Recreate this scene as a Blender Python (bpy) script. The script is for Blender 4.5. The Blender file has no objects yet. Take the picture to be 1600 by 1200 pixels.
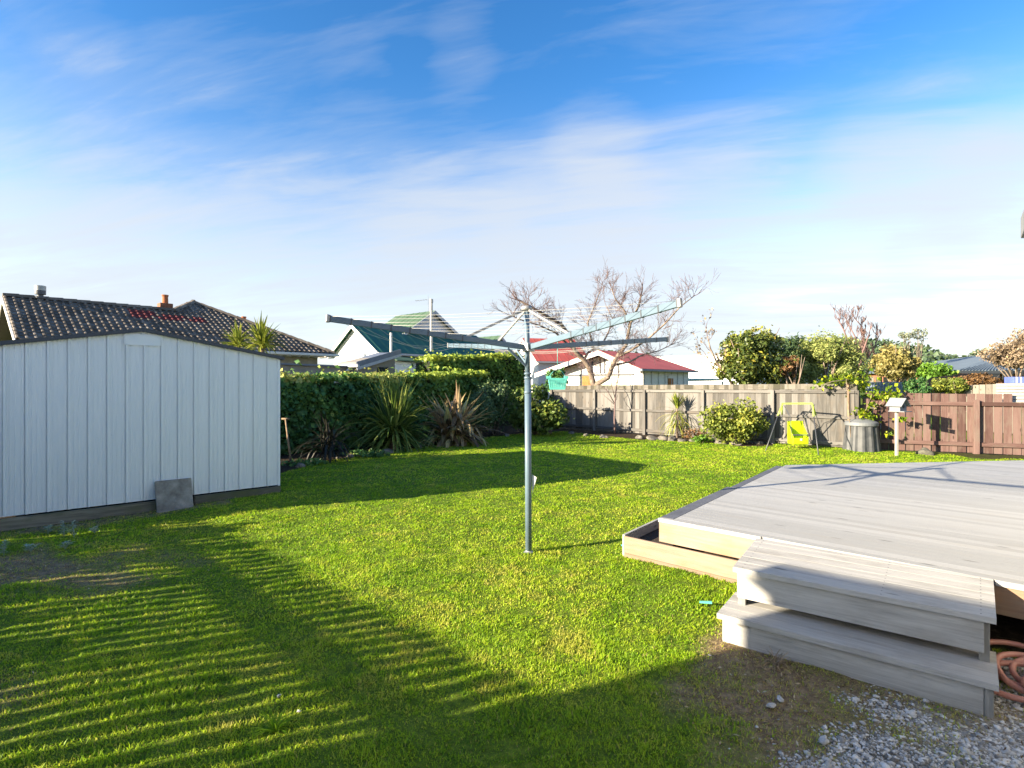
import bpy, math, random
import numpy as np
from mathutils import Vector
rnd = random.Random(7)
NR = np.random.default_rng(11)
S = bpy.context.scene
COL = S.collection
H, F = 1.55, 850.0          # camera height, focal length in photo pixels

def ss(a, b, x):
    t = np.clip((x - a) / (b - a), 0, 1); return t * t * (3 - 2 * t)
def gz(x, y):               # lie of the lawn
    base = -0.08 * (1 - ss(4.2, 9.5, y))
    return base + 0.012 * np.sin(x * 1.7 + .6 * y) * np.sin(y * 1.3 - .4 * x) * ss(1.5, 3, y) * (1 - ss(18, 24, y))
def vnoise(X, Y, s, seed):
    R = np.random.default_rng(seed); T = R.uniform(0, 1, (64, 64)); x, y = X * s, Y * s
    xi, yi = np.floor(x).astype(int), np.floor(y).astype(int); fx, fy = x - xi, y - yi
    fx = fx * fx * (3 - 2 * fx); fy = fy * fy * (3 - 2 * fy)
    g = lambda a, b: T[a % 64, b % 64]
    return (g(xi, yi) * (1 - fx) + g(xi + 1, yi) * fx) * (1 - fy) + (g(xi, yi + 1) * (1 - fx) + g(xi + 1, yi + 1) * fx) * fy
def turf(x, y):
    return gz(x, y) + (.018 * (vnoise(x, y, 3.3, 31) - .5) + .014 * (vnoise(x, y, 9, 32) - .5)) * (1 - ss(12, 20, y))
def P(px, py, d):           # point seen at a photo pixel, at distance d
    return Vector(((px - 800) / F * d, d, H + (600 - py) / F * d))
def PZ(px, py, z):          # ... at height z
    d = F * (H - z) / (py - 600); return Vector(((px - 800) / F * d, d, z))
def G(px, py):              # ... on the ground
    z = 0.0
    for _ in range(12):
        p = PZ(px, py, z); z = float(gz(p.x, p.y))
    return PZ(px, py, z)
def onground(x, y, dz=0): return Vector((x, y, float(gz(x, y)) + dz))

# ------------------------------------------------------------------ materials
def newmat(name):
    m = bpy.data.materials.new(name); m.use_nodes = True
    nt = m.node_tree; b = nt.nodes['Principled BSDF']
    return m, nt, b
def nd(nt, t, **kw):
    n = nt.nodes.new(t)
    for k, v in kw.items():
        if hasattr(n, k): setattr(n, k, v)
        else: n.inputs[k].default_value = v
    return n
def ramp(nt, fac, stops):
    r = nt.nodes.new('ShaderNodeValToRGB'); e = r.color_ramp.elements
    while len(e) < len(stops): e.new(.5)
    for i, (p, c) in enumerate(stops):
        e[i].position = p; e[i].color = (*c, 1)
    nt.links.new(fac, r.inputs[0]); return r.outputs[0]
def attr(nt, name):
    a = nt.nodes.new('ShaderNodeAttribute'); a.attribute_name = name; return a
def mixc(nt, fac, a, b, mode='MIX'):
    m = nt.nodes.new('ShaderNodeMix'); m.data_type = 'RGBA'; m.blend_type = mode
    for sock, v in ((m.inputs[0], fac), (m.inputs[6], a), (m.inputs[7], b)):
        if hasattr(v, 'links'): nt.links.new(v, sock)
        elif isinstance(v, tuple): sock.default_value = (*v, 1)
        else: sock.default_value = v
    return m.outputs[2]
def noise(nt, vec, scale, detail=4, rough=.55, stretch=None, dist=0):
    if stretch:
        mp = nt.nodes.new('ShaderNodeMapping'); mp.inputs['Scale'].default_value = stretch
        nt.links.new(vec, mp.inputs[0]); vec = mp.outputs[0]
    n = nd(nt, 'ShaderNodeTexNoise'); n.inputs['Scale'].default_value = scale
    n.inputs['Detail'].default_value = detail; n.inputs['Roughness'].default_value = rough
    n.inputs['Distortion'].default_value = dist
    nt.links.new(vec, n.inputs['Vector']); return n.outputs['Fac']
def bump(nt, b, h, strength=.3, dist=.01):
    n = nd(nt, 'ShaderNodeBump'); n.inputs['Strength'].default_value = strength; n.inputs['Distance'].default_value = dist
    nt.links.new(h, n.inputs['Height']); nt.links.new(n.outputs[0], b.inputs['Normal'])
def objc(nt): return nt.nodes.new('ShaderNodeTexCoord').outputs['Object']

def wood(name, dark, mid, light, blotch=None, rough=.85, blotch_amt=.5):
    """grain runs along local axis 1 of each board (attribute lc), each board has its own tint"""
    m, nt, b = newmat(name)
    lc = attr(nt, 'lc').outputs['Vector']; t = attr(nt, 'tint').outputs['Fac']
    g = noise(nt, lc, 1, 7, .7, (2.6, 60, 60), .9)
    g2 = noise(nt, lc, 1, 3, .5, (1.1, 9, 9), 1.2)
    mx = nd(nt, 'ShaderNodeMath', operation='MULTIPLY_ADD'); nt.links.new(g, mx.inputs[0]); mx.inputs[1].default_value = .55; 
    m2 = nd(nt, 'ShaderNodeMath', operation='MULTIPLY_ADD'); nt.links.new(g2, m2.inputs[0]); m2.inputs[1].default_value = .4
    m3 = nd(nt, 'ShaderNodeMath', operation='MULTIPLY_ADD'); nt.links.new(t, m3.inputs[0]); m3.inputs[1].default_value = .42; m3.inputs[2].default_value = -.2
    nt.links.new(m3.outputs[0], m2.inputs[2]); nt.links.new(m2.outputs[0], mx.inputs[2])
    c = ramp(nt, mx.outputs[0], [(.33, dark), (.5, mid), (.67, light)])
    if blotch:
        k = noise(nt, lc, 1, 5, .6, (2.5, 6, 6))
        f = ramp(nt, k, [(.5, (0, 0, 0)), (.72, (blotch_amt,) * 3)])
        c = mixc(nt, f, c, blotch)
    v = nd(nt, 'ShaderNodeTexVoronoi'); mp = nd(nt, 'ShaderNodeMapping'); mp.inputs['Scale'].default_value = (2.2, 7, 7)
    nt.links.new(lc, mp.inputs[0]); nt.links.new(mp.outputs[0], v.inputs['Vector']); v.inputs['Scale'].default_value = 1
    kn = ramp(nt, v.outputs['Distance'], [(.05, (.8,) * 3), (.13, (0, 0, 0))])
    c = mixc(nt, kn, c, tuple(x * .45 for x in dark))
    nt.links.new(c, b.inputs['Base Color']); b.inputs['Roughness'].default_value = rough
    b.inputs['Specular IOR Level'].default_value = .2
    bump(nt, b, g, .35, .004); return m

def foliage(name, stops, trans=.3, rough=.5, spec=.3):
    m, nt, b = newmat(name)
    t = attr(nt, 'tint').outputs['Fac']
    c = ramp(nt, t, stops)
    nt.links.new(c, b.inputs['Base Color']); b.inputs['Roughness'].default_value = rough
    b.inputs['Specular IOR Level'].default_value = spec
    tr = nd(nt, 'ShaderNodeBsdfTranslucent'); nt.links.new(c, tr.inputs[0])
    mx = nd(nt, 'ShaderNodeMixShader'); mx.inputs[0].default_value = trans
    nt.links.new(b.outputs[0], mx.inputs[1]); nt.links.new(tr.outputs[0], mx.inputs[2])
    nt.links.new(mx.outputs[0], nt.nodes['Material Output'].inputs[0]); return m

def plain(name, c, rough=.5, metal=0, var=.12, scale=6, bmp=0, c2=None, spec=.4):
    m, nt, b = newmat(name); o = objc(nt)
    n = noise(nt, o, scale, 6, .6)
    lo = tuple(x * (1 - var) for x in c); hi = c2 or tuple(min(1, x * (1 + var)) for x in c)
    nt.links.new(ramp(nt, n, [(.3, lo), (.7, hi)]), b.inputs['Base Color'])
    b.inputs['Roughness'].default_value = rough; b.inputs['Metallic'].default_value = metal
    b.inputs['Specular IOR Level'].default_value = spec
    if bmp: bump(nt, b, noise(nt, o, scale * 8, 4), bmp, .01)
    return m

M = {}
M['greywood'] = wood('weathered grey timber', (.074, .070, .065), (.128, .122, .115), (.182, .174, .163), (.155, .122, .092), blotch_amt=.4)
M['capwood'] = wood('lichened timber', (0.0576, 0.0533, 0.0418), (0.119, 0.109, 0.0922), (0.173, 0.158, 0.137), (0.0648, 0.0684, 0.0288), blotch_amt=.6)
M['redwood'] = wood('faded red timber', (.068, .038, .033), (.114, .066, .058), (.17, .11, .096), (.15, .122, .10), blotch_amt=.7)
M['deckwood'] = wood('bleached deck timber', (.305, .308, .308), (.340, .343, .345), (.372, .374, .374), (.315, .29, .255), blotch_amt=.25)
M['stepwood'] = wood('weathered step timber', (.22, .215, .20), (.36, .352, .335), (.45, .44, .42), (.23, .21, .18), blotch_amt=.5)
M['pine'] = wood('fresh pine timber', (.185, .135, .10), (.25, .188, .145), (.29, .23, .185), (.29, .16, .085), blotch_amt=.6)
M['palefence'] = wood('pale timber', (0.108, 0.0972, 0.0792), (0.169, 0.155, 0.13), (0.209, 0.191, 0.162), None)
M['skid'] = wood('mossy timber', (.13, .12, .09), (.25, .23, .175), (.36, .33, .27), (.10, .115, .035), blotch_amt=.8)
M['toolwood'] = wood('ash tool handle', (.2, .14, .09), (.35, .25, .16), (.45, .33, .22), None)
M['palewood'] = plain('greyed white post paint', (.36, .34, .31), .8, var=.15)
M['birdgrey'] = plain('grey birdhouse paint', (.20, .21, .225), .8, var=.15)
M['mossrock'] = plain('dark mossy rock', (.05, .05, .04), .95, var=.4, scale=9, bmp=.6, c2=(.13, .125, .10))
M['darkboard'] = plain('charcoal painted timber', (.10, .105, .125), .7, var=.25)

def shedmat():
    m, nt, b = newmat('off white steel'); o = objc(nt)
    n = noise(nt, o, 1.2, 6, .6, (1, 1, .25)); s = noise(nt, o, 26, 3, .7)
    c = ramp(nt, n, [(.3, (.74, .77, .78)), (.7, (.82, .84, .85))])
    f = ramp(nt, s, [(.70, (0, 0, 0)), (.78, (.55,) * 3)])
    c = mixc(nt, f, c, (.40, .36, .31))
    st = noise(nt, o, 1, 4, .6, (9, 9, .35)); f2 = ramp(nt, st, [(.55, (0, 0, 0)), (.8, (.35,) * 3)])
    c = mixc(nt, f2, c, (.52, .52, .50))
    nt.links.new(c, b.inputs['Base Color']); b.inputs['Roughness'].default_value = .5
    return m
M['shed'] = shedmat()
M['charcoal'] = plain('charcoal steel', (.05, .06, .075), .45)
M['concrete'] = plain('concrete paver', (.20, .172, .14), .9, var=.5, scale=7, bmp=.5, c2=(.42, .37, .30))
M['steelblue'] = plain('blue grey powder coat', (.105, .155, .20), .4, var=.12)
M['galv'] = plain('galvanised steel', (0.324, 0.324, 0.317), .45, .45, var=.2)
M['line'] = plain('clothes line cord', (.42, .41, .38), .6)
M['blackplastic'] = plain('grey black plastic', (.045, .05, .056), .55, var=.2, c2=(.085, .088, .092))
M['darkgrey'] = plain('dark grey steel tube', (.06, .065, .075), .4)
M['lime'] = plain('lime plastic', (0.432, 0.576, 0.00864), .45, var=.04)
M['limepaint'] = plain('lime paint', (0.396, 0.518, 0.072), .4, var=.05)
M['turq'] = plain('turquoise plastic', (0.0936, 0.432, 0.374), .45, var=.06)
M['whitepaint'] = plain('white paint', (0.576, 0.569, 0.547), .6, var=.04)
M['whitecard'] = plain('white plastic sheet', (0.562, 0.562, 0.547), .6, var=.04)
M['greypaint'] = plain('pale grey paint', (0.396, 0.41, 0.432), .6, var=.08)
M['hose'] = plain('pink brown hose', (.44, .20, .155), .35, var=.18, scale=14)
M['stone'] = plain('garden stone', (.10, .09, .075), .95, var=.4, scale=9, bmp=.7, c2=(.22, .20, .17))
M['palestone'] = plain('pale stone', (.42, .42, .42), .9, var=.3, scale=30, bmp=.4)
M['stucco'] = plain('grey beige stucco', (.27, .245, .205), .95, var=.15, scale=3, bmp=.5)
M['terracotta'] = plain('terracotta', (0.36, 0.122, 0.0504), .85, var=.25)
M['glass'] = plain('dark window glass', (.03, .035, .04), .08, var=.1)
M['darkvoid'] = plain('dark eave lining', (.05, .05, .05), .8)
M['greenroof'] = plain('green roofing steel', (.03, .12, .095), .55, var=.18, scale=1, spec=.15)
M['litroofgreen'] = plain('sunlit green roofing steel', (.075, .125, .08), .6, var=.15, scale=1, spec=.1)  # green roof colour lightened to hold the sunlight on the gable slopes
M['redroof'] = plain('red roofing steel', (.52, .12, .095), .6, var=.12, scale=1, spec=.15)
M['darkredroof'] = plain('deep red roofing steel', (.34, .075, .065), .6, var=.15, scale=1, spec=.15)
M['blueroof'] = plain('blue grey roofing steel', (.13, .16, .185), .5, var=.12, scale=1, spec=.15)
M['darkroof'] = plain('dark grey roofing', (.13, .125, .13), .7, var=.2, scale=1)
M['greyroof'] = plain('slate blue roofing edge', (.13, .15, .19), .5, var=.15)
M['bark'] = plain('bark', (.17, .125, .095), .95, var=.35, scale=9, bmp=.6, c2=(.30, .235, .18))
M['purplebark'] = plain('purple brown twigs', (.15, .085, .08), .9, var=.3, c2=(.24, .15, .13))
M['twig'] = plain('grey brown twigs', (.155, .105, .10), .9, var=.3)
M['rust'] = plain('rusty timber panel', (0.302, 0.122, 0.036), .85, var=.3)
M['cream'] = plain('cream green boards', (.55, .56, .42), .7, var=.08)
M['brickred'] = plain('orange brick', (.22, .095, .055), .9, var=.35, scale=14)
M['corr'] = plain('blue grey corrugated steel', (.16, .20, .245), .5, var=.15, scale=2)
M['bluestripe'] = plain('blue cloth', (.09, .13, .42), .8)
M['brass'] = plain('dull metal', (.3, .3, .3), .4, .8)

def weatherboard(name, c, period=.15):
    m, nt, b = newmat(name); o = objc(nt)
    sep = nd(nt, 'ShaderNodeSeparateXYZ'); nt.links.new(o, sep.inputs[0])
    mm = nd(nt, 'ShaderNodeMath', operation='DIVIDE'); nt.links.new(sep.outputs[2], mm.inputs[0]); mm.inputs[1].default_value = period
    fr = nd(nt, 'ShaderNodeMath', operation='FRACT'); nt.links.new(mm.outputs[0], fr.inputs[0])
    n = noise(nt, o, 4, 4)
    nt.links.new(ramp(nt, n, [(.3, tuple(x * .93 for x in c)), (.7, c)]), b.inputs['Base Color'])
    b.inputs['Roughness'].default_value = .6
    bump(nt, b, fr.outputs[0], .9, .02); return m
M['wboard'] = weatherboard('white weatherboard', (.80, .80, .78))
M['wbcream'] = weatherboard('cream green weatherboard', (.58, .60, .46), .17)
M['wbshade'] = weatherboard('shade tinted white weatherboard', (.62, .64, .70))  # white boards tinted lilac to carry the shade on these gables

def tilemat():
    m, nt, b = newmat('concrete roof tiles')
    t = attr(nt, 'tint').outputs['Fac']; o = objc(nt)
    n = noise(nt, o, 9, 5, .6)
    mx = nd(nt, 'ShaderNodeMath', operation='MULTIPLY_ADD'); nt.links.new(n, mx.inputs[0]); mx.inputs[1].default_value = .6
    mt = nd(nt, 'ShaderNodeMath', operation='MULTIPLY'); nt.links.new(t, mt.inputs[0]); mt.inputs[1].default_value = .4
    nt.links.new(mt.outputs[0], mx.inputs[2])
    c = ramp(nt, mx.outputs[0], [(.25, (.09, .074, .058)), (.55, (.165, .138, .112)), (.85, (.29, .255, .215))])
    r = attr(nt, 'red').outputs['Fac']
    c = mixc(nt, r, c, (.16, .045, .042))
    nt.links.new(c, b.inputs['Base Color']); b.inputs['Roughness'].default_value = .7
    b.inputs['Specular IOR Level'].default_value = .1; return m
M['tile'] = tilemat()

G1 = [(0, (.018, .045, .012)), (.45, (.045, .085, .018)), (.8, (.11, .15, .03)), (1, (.20, .19, .04))]
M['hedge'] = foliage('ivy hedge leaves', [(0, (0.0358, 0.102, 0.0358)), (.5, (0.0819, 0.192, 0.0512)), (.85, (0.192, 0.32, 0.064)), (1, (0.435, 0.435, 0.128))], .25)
M['hedgelime'] = foliage('clipped hedge leaves', [(0, (0.0476, 0.119, 0.0286)), (.5, (0.131, 0.238, 0.0428)), (1, (0.405, 0.476, 0.0714))], .3)
M['roundbush'] = foliage('dull bush leaves', [(0, (0.0485, 0.0922, 0.0397)), (.6, (0.099, 0.165, 0.0662)), (1, (0.22, 0.243, 0.0885))], .2)
M['shrub'] = foliage('yellow green shrub leaves', [(0, (0.096, 0.136, 0.024)), (.5, (0.224, 0.272, 0.048)), (1, (0.544, 0.496, 0.08))], .35)
M['laurel'] = foliage('glossy shrub leaves', [(0, (0.045, 0.09, 0.018)), (.6, (0.112, 0.165, 0.03)), (1, (0.285, 0.27, 0.045))], .25)
M['magnolia'] = foliage('dark glossy tree leaves', [(0, (0.052, 0.0867, 0.0208)), (.5, (0.131, 0.165, 0.0312)), (.85, (0.347, 0.33, 0.0433)), (1, (0.624, 0.468, 0.0694))], .25, .4, .5)
M['olive'] = foliage('pale olive leaves', [(0, (0.096, 0.136, 0.032)), (.5, (0.24, 0.288, 0.08)), (1, (0.576, 0.56, 0.192))], .3)
M['gold'] = foliage('golden brown leaves', [(0, (.13, .12, .035)), (.5, (.30, .26, .085)), (1, (.52, .43, .17))], .3)
M['conifer'] = foliage('dark conifer leaves', [(0, (0.0225, 0.0525, 0.0225)), (.6, (0.0525, 0.09, 0.0375)), (1, (0.105, 0.15, 0.045))], .1)
M['bright'] = foliage('bright green leaves', [(0, (0.054, 0.135, 0.018)), (.6, (0.135, 0.27, 0.027)), (1, (0.288, 0.432, 0.054))], .3)
M['brownleaf'] = foliage('russet leaves', [(0, (.09, .05, .02)), (.6, (.20, .11, .045)), (1, (.34, .20, .08))], .25)
M['greyleaf'] = foliage('grey brown leaves', [(0, (0.169, 0.124, 0.078)), (.6, (0.338, 0.26, 0.182)), (1, (0.442, 0.312, 0.156))], .25)
M['gum'] = foliage('grey green leaves', [(0, (0.126, 0.154, 0.098)), (1, (0.336, 0.35, 0.238))], .2)
M['vine'] = foliage('lime vine leaves', [(0, (.04, .09, .01)), (.4, (.14, .23, .01)), (1, (.40, .44, .02))], .4)
M['flax'] = foliage('green strap leaves', [(0, (0.04, 0.08, 0.0192)), (.55, (0.112, 0.176, 0.032)), (1, (0.352, 0.384, 0.096))], .25, .4)
M['brownflax'] = foliage('brown flax leaves', [(0, (.12, .08, .05)), (.5, (.36, .25, .14)), (.8, (.46, .37, .17)), (1, (.50, .48, .20))], .25, .4)
M['yucca'] = foliage('yellow green sword leaves', [(0, (.06, .10, .015)), (.6, (.20, .24, .03)), (1, (.45, .45, .08))], .3, .4)
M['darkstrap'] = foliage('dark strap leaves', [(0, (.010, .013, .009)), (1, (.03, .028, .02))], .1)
M['silver'] = foliage('silver green weed leaves', [(0, (.22, .32, .24)), (1, (.48, .56, .46))], .2)
M['farfol'] = foliage('distant forest leaves', [(0, (0.04, 0.072, 0.04)), (.6, (0.088, 0.136, 0.064)), (1, (0.208, 0.224, 0.096))], .1)
M['grass'] = foliage('lawn grass blades', [(0, (.085, .20, .010)), (.35, (.235, .415, .016)), (.62, (.42, .57, .024)), (.82, (.55, .57, .07)), (1, (.40, .31, .15))], .5, .5, .25)

def groundmat():
    m, nt, b = newmat('lawn soil'); o = objc(nt)
    n1 = noise(nt, o, 22, 6, .7); n2 = noise(nt, o, 1.3, 4, .6); n3 = noise(nt, o, 90, 3, .6)
    grass = ramp(nt, n1, [(.3, (.04, .065, .010)), (.55, (.12, .175, .018)), (.75, (.23, .26, .03))])
    dry = ramp(nt, n1, [(.3, (.10, .070, .042)), (.55, (.25, .18, .11)), (.75, (.42, .33, .21))])
    soil = ramp(nt, n1, [(.3, (.018, .014, .010)), (.55, (.05, .036, .024)), (.75, (.10, .075, .05))])
    grav = ramp(nt, n3, [(.35, (.09, .083, .075)), (.5, (.26, .255, .245)), (.7, (.45, .445, .435))])
    c = mixc(nt, attr(nt, 'dry').outputs['Fac'], grass, dry)
    c = mixc(nt, attr(nt, 'soil').outputs['Fac'], c, soil)
    c = mixc(nt, attr(nt, 'gravel').outputs['Fac'], c, grav)
    nt.links.new(c, b.inputs['Base Color']); b.inputs['Roughness'].default_value = .95
    b.inputs['Specular IOR Level'].default_value = .1
    bump(nt, b, n1, .8, .03); return m
M['ground'] = groundmat()
def hillmat():
    m, nt, b = newmat('far hillside'); o = objc(nt)
    nt.links.new(ramp(nt, noise(nt, o, .12, 8, .7), [(.35, (.03, .05, .03)), (.65, (.10, .12, .05))]), b.inputs['Base Color'])
    b.inputs['Roughness'].default_value = 1; return m
M['hill'] = hillmat()

# ------------------------------------------------------------------ object helpers
ORIG = {}
def prop(o, label=None, cat=None, group=None, kind=None):
    if label: o['label'] = label
    if cat: o['category'] = cat
    if group: o['group'] = group
    if kind: o['kind'] = kind
    return o
def thing(name, loc, label, cat, group=None):
    o = bpy.data.objects.new(name, None); COL.objects.link(o); o.location = loc
    o.empty_display_size = .1
    ORIG[o.name] = Vector(loc); return prop(o, label, cat, group)
def link(name, me, mat, parent=None):
    o = bpy.data.objects.new(name, me); COL.objects.link(o)
    if mat is not None: me.materials.append(mat)
    if parent is not None: o.parent = parent
    return o
class MB:
    def __init__(s): s.v = []; s.f = []; s.t = []; s.lc = []; s.red = []; s.cut = []
    def _add(s, vs, fs, tint=None, lcs=None, red=0.):
        n = len(s.v); s.cut.append((n, len(s.f))); s.v += [tuple(v) for v in vs]; s.f += [tuple(i + n for i in f) for f in fs]
        tint = rnd.random() if tint is None else tint
        s.t += [tint] * len(vs); s.red += [red] * len(vs)
        s.lc += [tuple(l) for l in (lcs if lcs is not None else vs)]; return s
    def hexa(s, c, tint=None):
        """8 corners: bottom quad then top quad, in order; grain along the longest edge"""
        c = [Vector(x) for x in c]; e = [(c[1] - c[0]), (c[3] - c[0]), (c[4] - c[0])]
        L = [x.length for x in e]; o = sorted(range(3), key=lambda i: -L[i])
        off = (rnd.uniform(0, 60), rnd.uniform(0, 60), rnd.uniform(0, 60)); lcs = []
        for p in c:
            q = [(p - c[0]).dot(e[i]) / max(L[i], 1e-6) for i in o]; lcs.append((q[0] + off[0], q[1] + off[1], q[2] + off[2]))
        return s._add(c, [(3, 2, 1, 0), (4, 5, 6, 7), (0, 1, 5, 4), (1, 2, 6, 5), (2, 3, 7, 6), (3, 0, 4, 7)], tint, lcs)
    def box(s, o, ex, ey, ez, tint=None):
        o, ex, ey, ez = map(Vector, (o, ex, ey, ez))
        return s.hexa([o, o + ex, o + ex + ey, o + ey, o + ez, o + ex + ez, o + ex + ey + ez, o + ey + ez], tint)
    def cbox(s, c, ux, uy, sx, sy, sz, tint=None):
        ux, uy = Vector(ux).normalized(), Vector(uy).normalized(); c = Vector(c)
        uz = ux.cross(uy)
        return s.box(c - ux * sx / 2 - uy * sy / 2 - uz * sz / 2, ux * sx, uy * sy, uz * sz, tint)
    def bar(s, a, b, w, h, tint=None):
        """rectangular bar between two points"""
        a, b = Vector(a), Vector(b); d = (b - a).normalized(); side = d.cross(Vector((0, 0, 1)))
        if side.length < 1e-4: side = Vector((1, 0, 0))
        side.normalize(); up = side.cross(d)
        return s.box(a - side * w / 2 - up * h / 2, b - a, side * w, up * h, tint)
    def prism(s, poly, z0, z1, tint=None, axis=None):
        n = len(poly); ax = Vector(axis) if axis is not None else Vector((1, 0, 0)); sd = Vector((-ax.y, ax.x, 0))
        off = (rnd.uniform(0, 60), rnd.uniform(0, 60), rnd.uniform(0, 60))
        vs = [(p[0], p[1], z0) for p in poly] + [(p[0], p[1], z1) for p in poly]
        lcs = [(Vector(v).dot(ax) + off[0], Vector(v).dot(sd) + off[1], v[2] + off[2]) for v in vs]
        fs = [tuple(range(n - 1, -1, -1)), tuple(range(n, 2 * n))] + [(i, (i + 1) % n, n + (i + 1) % n, n + i) for i in range(n)]
        return s._add(vs, fs, tint, lcs)
    def tube(s, pts, r, n=8, tint=None, cap=True):
        pts = [Vector(p) for p in pts]; rs = r if isinstance(r, (list, tuple)) else [r] * len(pts)
        vs = []; fs = []; prev = None
        for i, p in enumerate(pts):
            d = (pts[min(i + 1, len(pts) - 1)] - pts[max(i - 1, 0)])
            if d.length < 1e-9: d = Vector((0, 0, 1))
            d.normalize()
            if prev is None:
                a = d.cross(Vector((0, 0, 1)) if abs(d.z) < .9 else Vector((1, 0, 0))).normalized()
            else:
                a = prev - d * prev.dot(d)
                a = a.normalized() if a.length > 1e-6 else d.orthogonal().normalized()
            prev = a; b = d.cross(a)
            for k in range(n):
                th = 2 * math.pi * k / n; vs.append(p + (a * math.cos(th) + b * math.sin(th)) * rs[i])
        for i in range(len(pts) - 1):
            for k in range(n):
                k2 = (k + 1) % n; fs.append((i * n + k, i * n + k2, (i + 1) * n + k2, (i + 1) * n + k))
        if cap:
            fs.append(tuple(range(n - 1, -1, -1))); m0 = (len(pts) - 1) * n; fs.append(tuple(m0 + k for k in range(n)))
        return s._add(vs, fs, tint)
    def lathe(s, c, prof, n=24, fac=None, tint=None):
        c = Vector(c); vs = []; fs = []
        for (r, z) in prof:
            for k in range(n):
                th = 2 * math.pi * k / n; q = r * (fac(k, z) if fac else 1)
                vs.append(c + Vector((q * math.cos(th), q * math.sin(th), z)))
        m = len(prof)
        for i in range(m - 1):
            for k in range(n):
                k2 = (k + 1) % n; fs.append((i * n + k, i * n + k2, (i + 1) * n + k2, (i + 1) * n + k))
        fs.append(tuple(range(n - 1, -1, -1))); fs.append(tuple((m - 1) * n + k for k in range(n)))
        return s._add(vs, fs, tint)
    def quad(s, *p, tint=None): return s._add(p, [tuple(range(len(p)))], tint)
    def slab(s, pts, th, tint=None):
        """polygon with thickness th downward along its normal"""
        pts = [Vector(p) for p in pts]; nrm = (pts[1] - pts[0]).cross(pts[2] - pts[0]).normalized()
        if nrm.z < 0: pts = pts[::-1]; nrm = -nrm
        lo = [p - nrm * th for p in pts]; n = len(pts)
        fs = [tuple(range(n)), tuple(range(2 * n - 1, n - 1, -1))] + [((i + 1) % n, i, n + i, n + (i + 1) % n) for i in range(n)]
        return s._add(pts + lo, fs, tint)
    def strap(s, base, dirv, L, w, droop, seg=6, tint=None, fold=None):
        """sword shaped leaf"""
        p = Vector(base); d = Vector(dirv).normalized(); side = d.cross(Vector((0, 0, 1)))
        if side.length < .05: side = Vector((rnd.uniform(-1, 1), rnd.uniform(-1, 1), 0))
        side.normalize(); vs = []; fs = []
        for i in range(seg + 1):
            t = i / seg; ww = w * (.55 + .9 * t if t < .5 else 2.0 * (1 - t)) * .5 + .0008
            c = Vector((0, 0, -1)) * 0; k = side.cross(d) * ww * .5
            vs += [p - side * ww + k, p, p + side * ww + k]
            d = (d + Vector((0, 0, -droop)) * (1 / seg) * (1 + 1.5 * t)).normalized()
            if fold and abs(t - fold) < .5 / seg: d = (d + Vector((0, 0, -1.3))).normalized()
            p = p + d * (L / seg)
        for i in range(seg):
            a = i * 3; fs += [(a, a + 1, a + 4, a + 3), (a + 1, a + 2, a + 5, a + 4)]
        return s._add(vs, fs, tint)
    def each(s, name, mat, parent=None, smooth=False, bevel=0):
        """every piece that was added becomes an object of its own"""
        c = s.cut + [(len(s.v), len(s.f))]; out = []
        for (v0, f0), (v1, f1) in zip(c, c[1:]):
            m = MB(); m.v = s.v[v0:v1]; m.f = [tuple(i - v0 for i in f) for f in s.f[f0:f1]]; m.t = s.t[v0:v1]; m.lc = s.lc[v0:v1]; m.red = s.red[v0:v1]
            out.append(m.build(name, mat, parent, smooth, bevel))
        return out
    def build(s, name, mat, parent=None, smooth=False, bevel=0, origin=None):
        o0 = Vector(origin) if origin is not None else (ORIG.get(parent.name, Vector((0, 0, 0))) if parent is not None else Vector((0, 0, 0)))
        me = bpy.data.meshes.new(name)
        me.from_pydata([(v[0] - o0.x, v[1] - o0.y, v[2] - o0.z) for v in s.v], [], s.f)
        a = me.attributes.new('tint', 'FLOAT', 'POINT'); a.data.foreach_set('value', s.t)
        if any(s.red):
            a = me.attributes.new('red', 'FLOAT', 'POINT'); a.data.foreach_set('value', s.red)
        a = me.attributes.new('lc', 'FLOAT_VECTOR', 'POINT'); a.data.foreach_set('vector', np.array(s.lc, dtype=np.float32).ravel())
        if smooth:
            me.polygons.foreach_set('use_smooth', [True] * len(me.polygons))
        me.update()
        o = link(name, me, mat, parent)
        ORIG[o.name] = o0
        if parent is None and origin is not None: o.location = o0
        if bevel:
            b = o.modifiers.new('bevel', 'BEVEL'); b.width = bevel; b.segments = 2; b.limit_method = 'ANGLE'
        if smooth == 'auto':
            pass
        return o

def np_mesh(name, verts, loops, starts, mat, parent=None, tint=None, smooth=False):
    o0 = ORIG.get(parent.name, Vector((0, 0, 0))) if parent is not None else Vector((0, 0, 0))
    verts = verts - np.array(o0, dtype=np.float64)
    me = bpy.data.meshes.new(name)
    me.vertices.add(len(verts)); me.vertices.foreach_set('co', verts.astype(np.float32).ravel())
    me.loops.add(len(loops)); me.loops.foreach_set('vertex_index', loops.astype(np.int32))
    me.polygons.add(len(starts)); me.polygons.foreach_set('loop_start', starts.astype(np.int32))
    if smooth: me.polygons.foreach_set('use_smooth', np.ones(len(starts), dtype=bool))
    if tint is not None:
        a = me.attributes.new('tint', 'FLOAT', 'POINT'); a.data.foreach_set('value', tint.astype(np.float32))
    me.update(calc_edges=True); me.validate()
    o = link(name, me, mat, parent); ORIG[o.name] = o0
    return o

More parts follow.
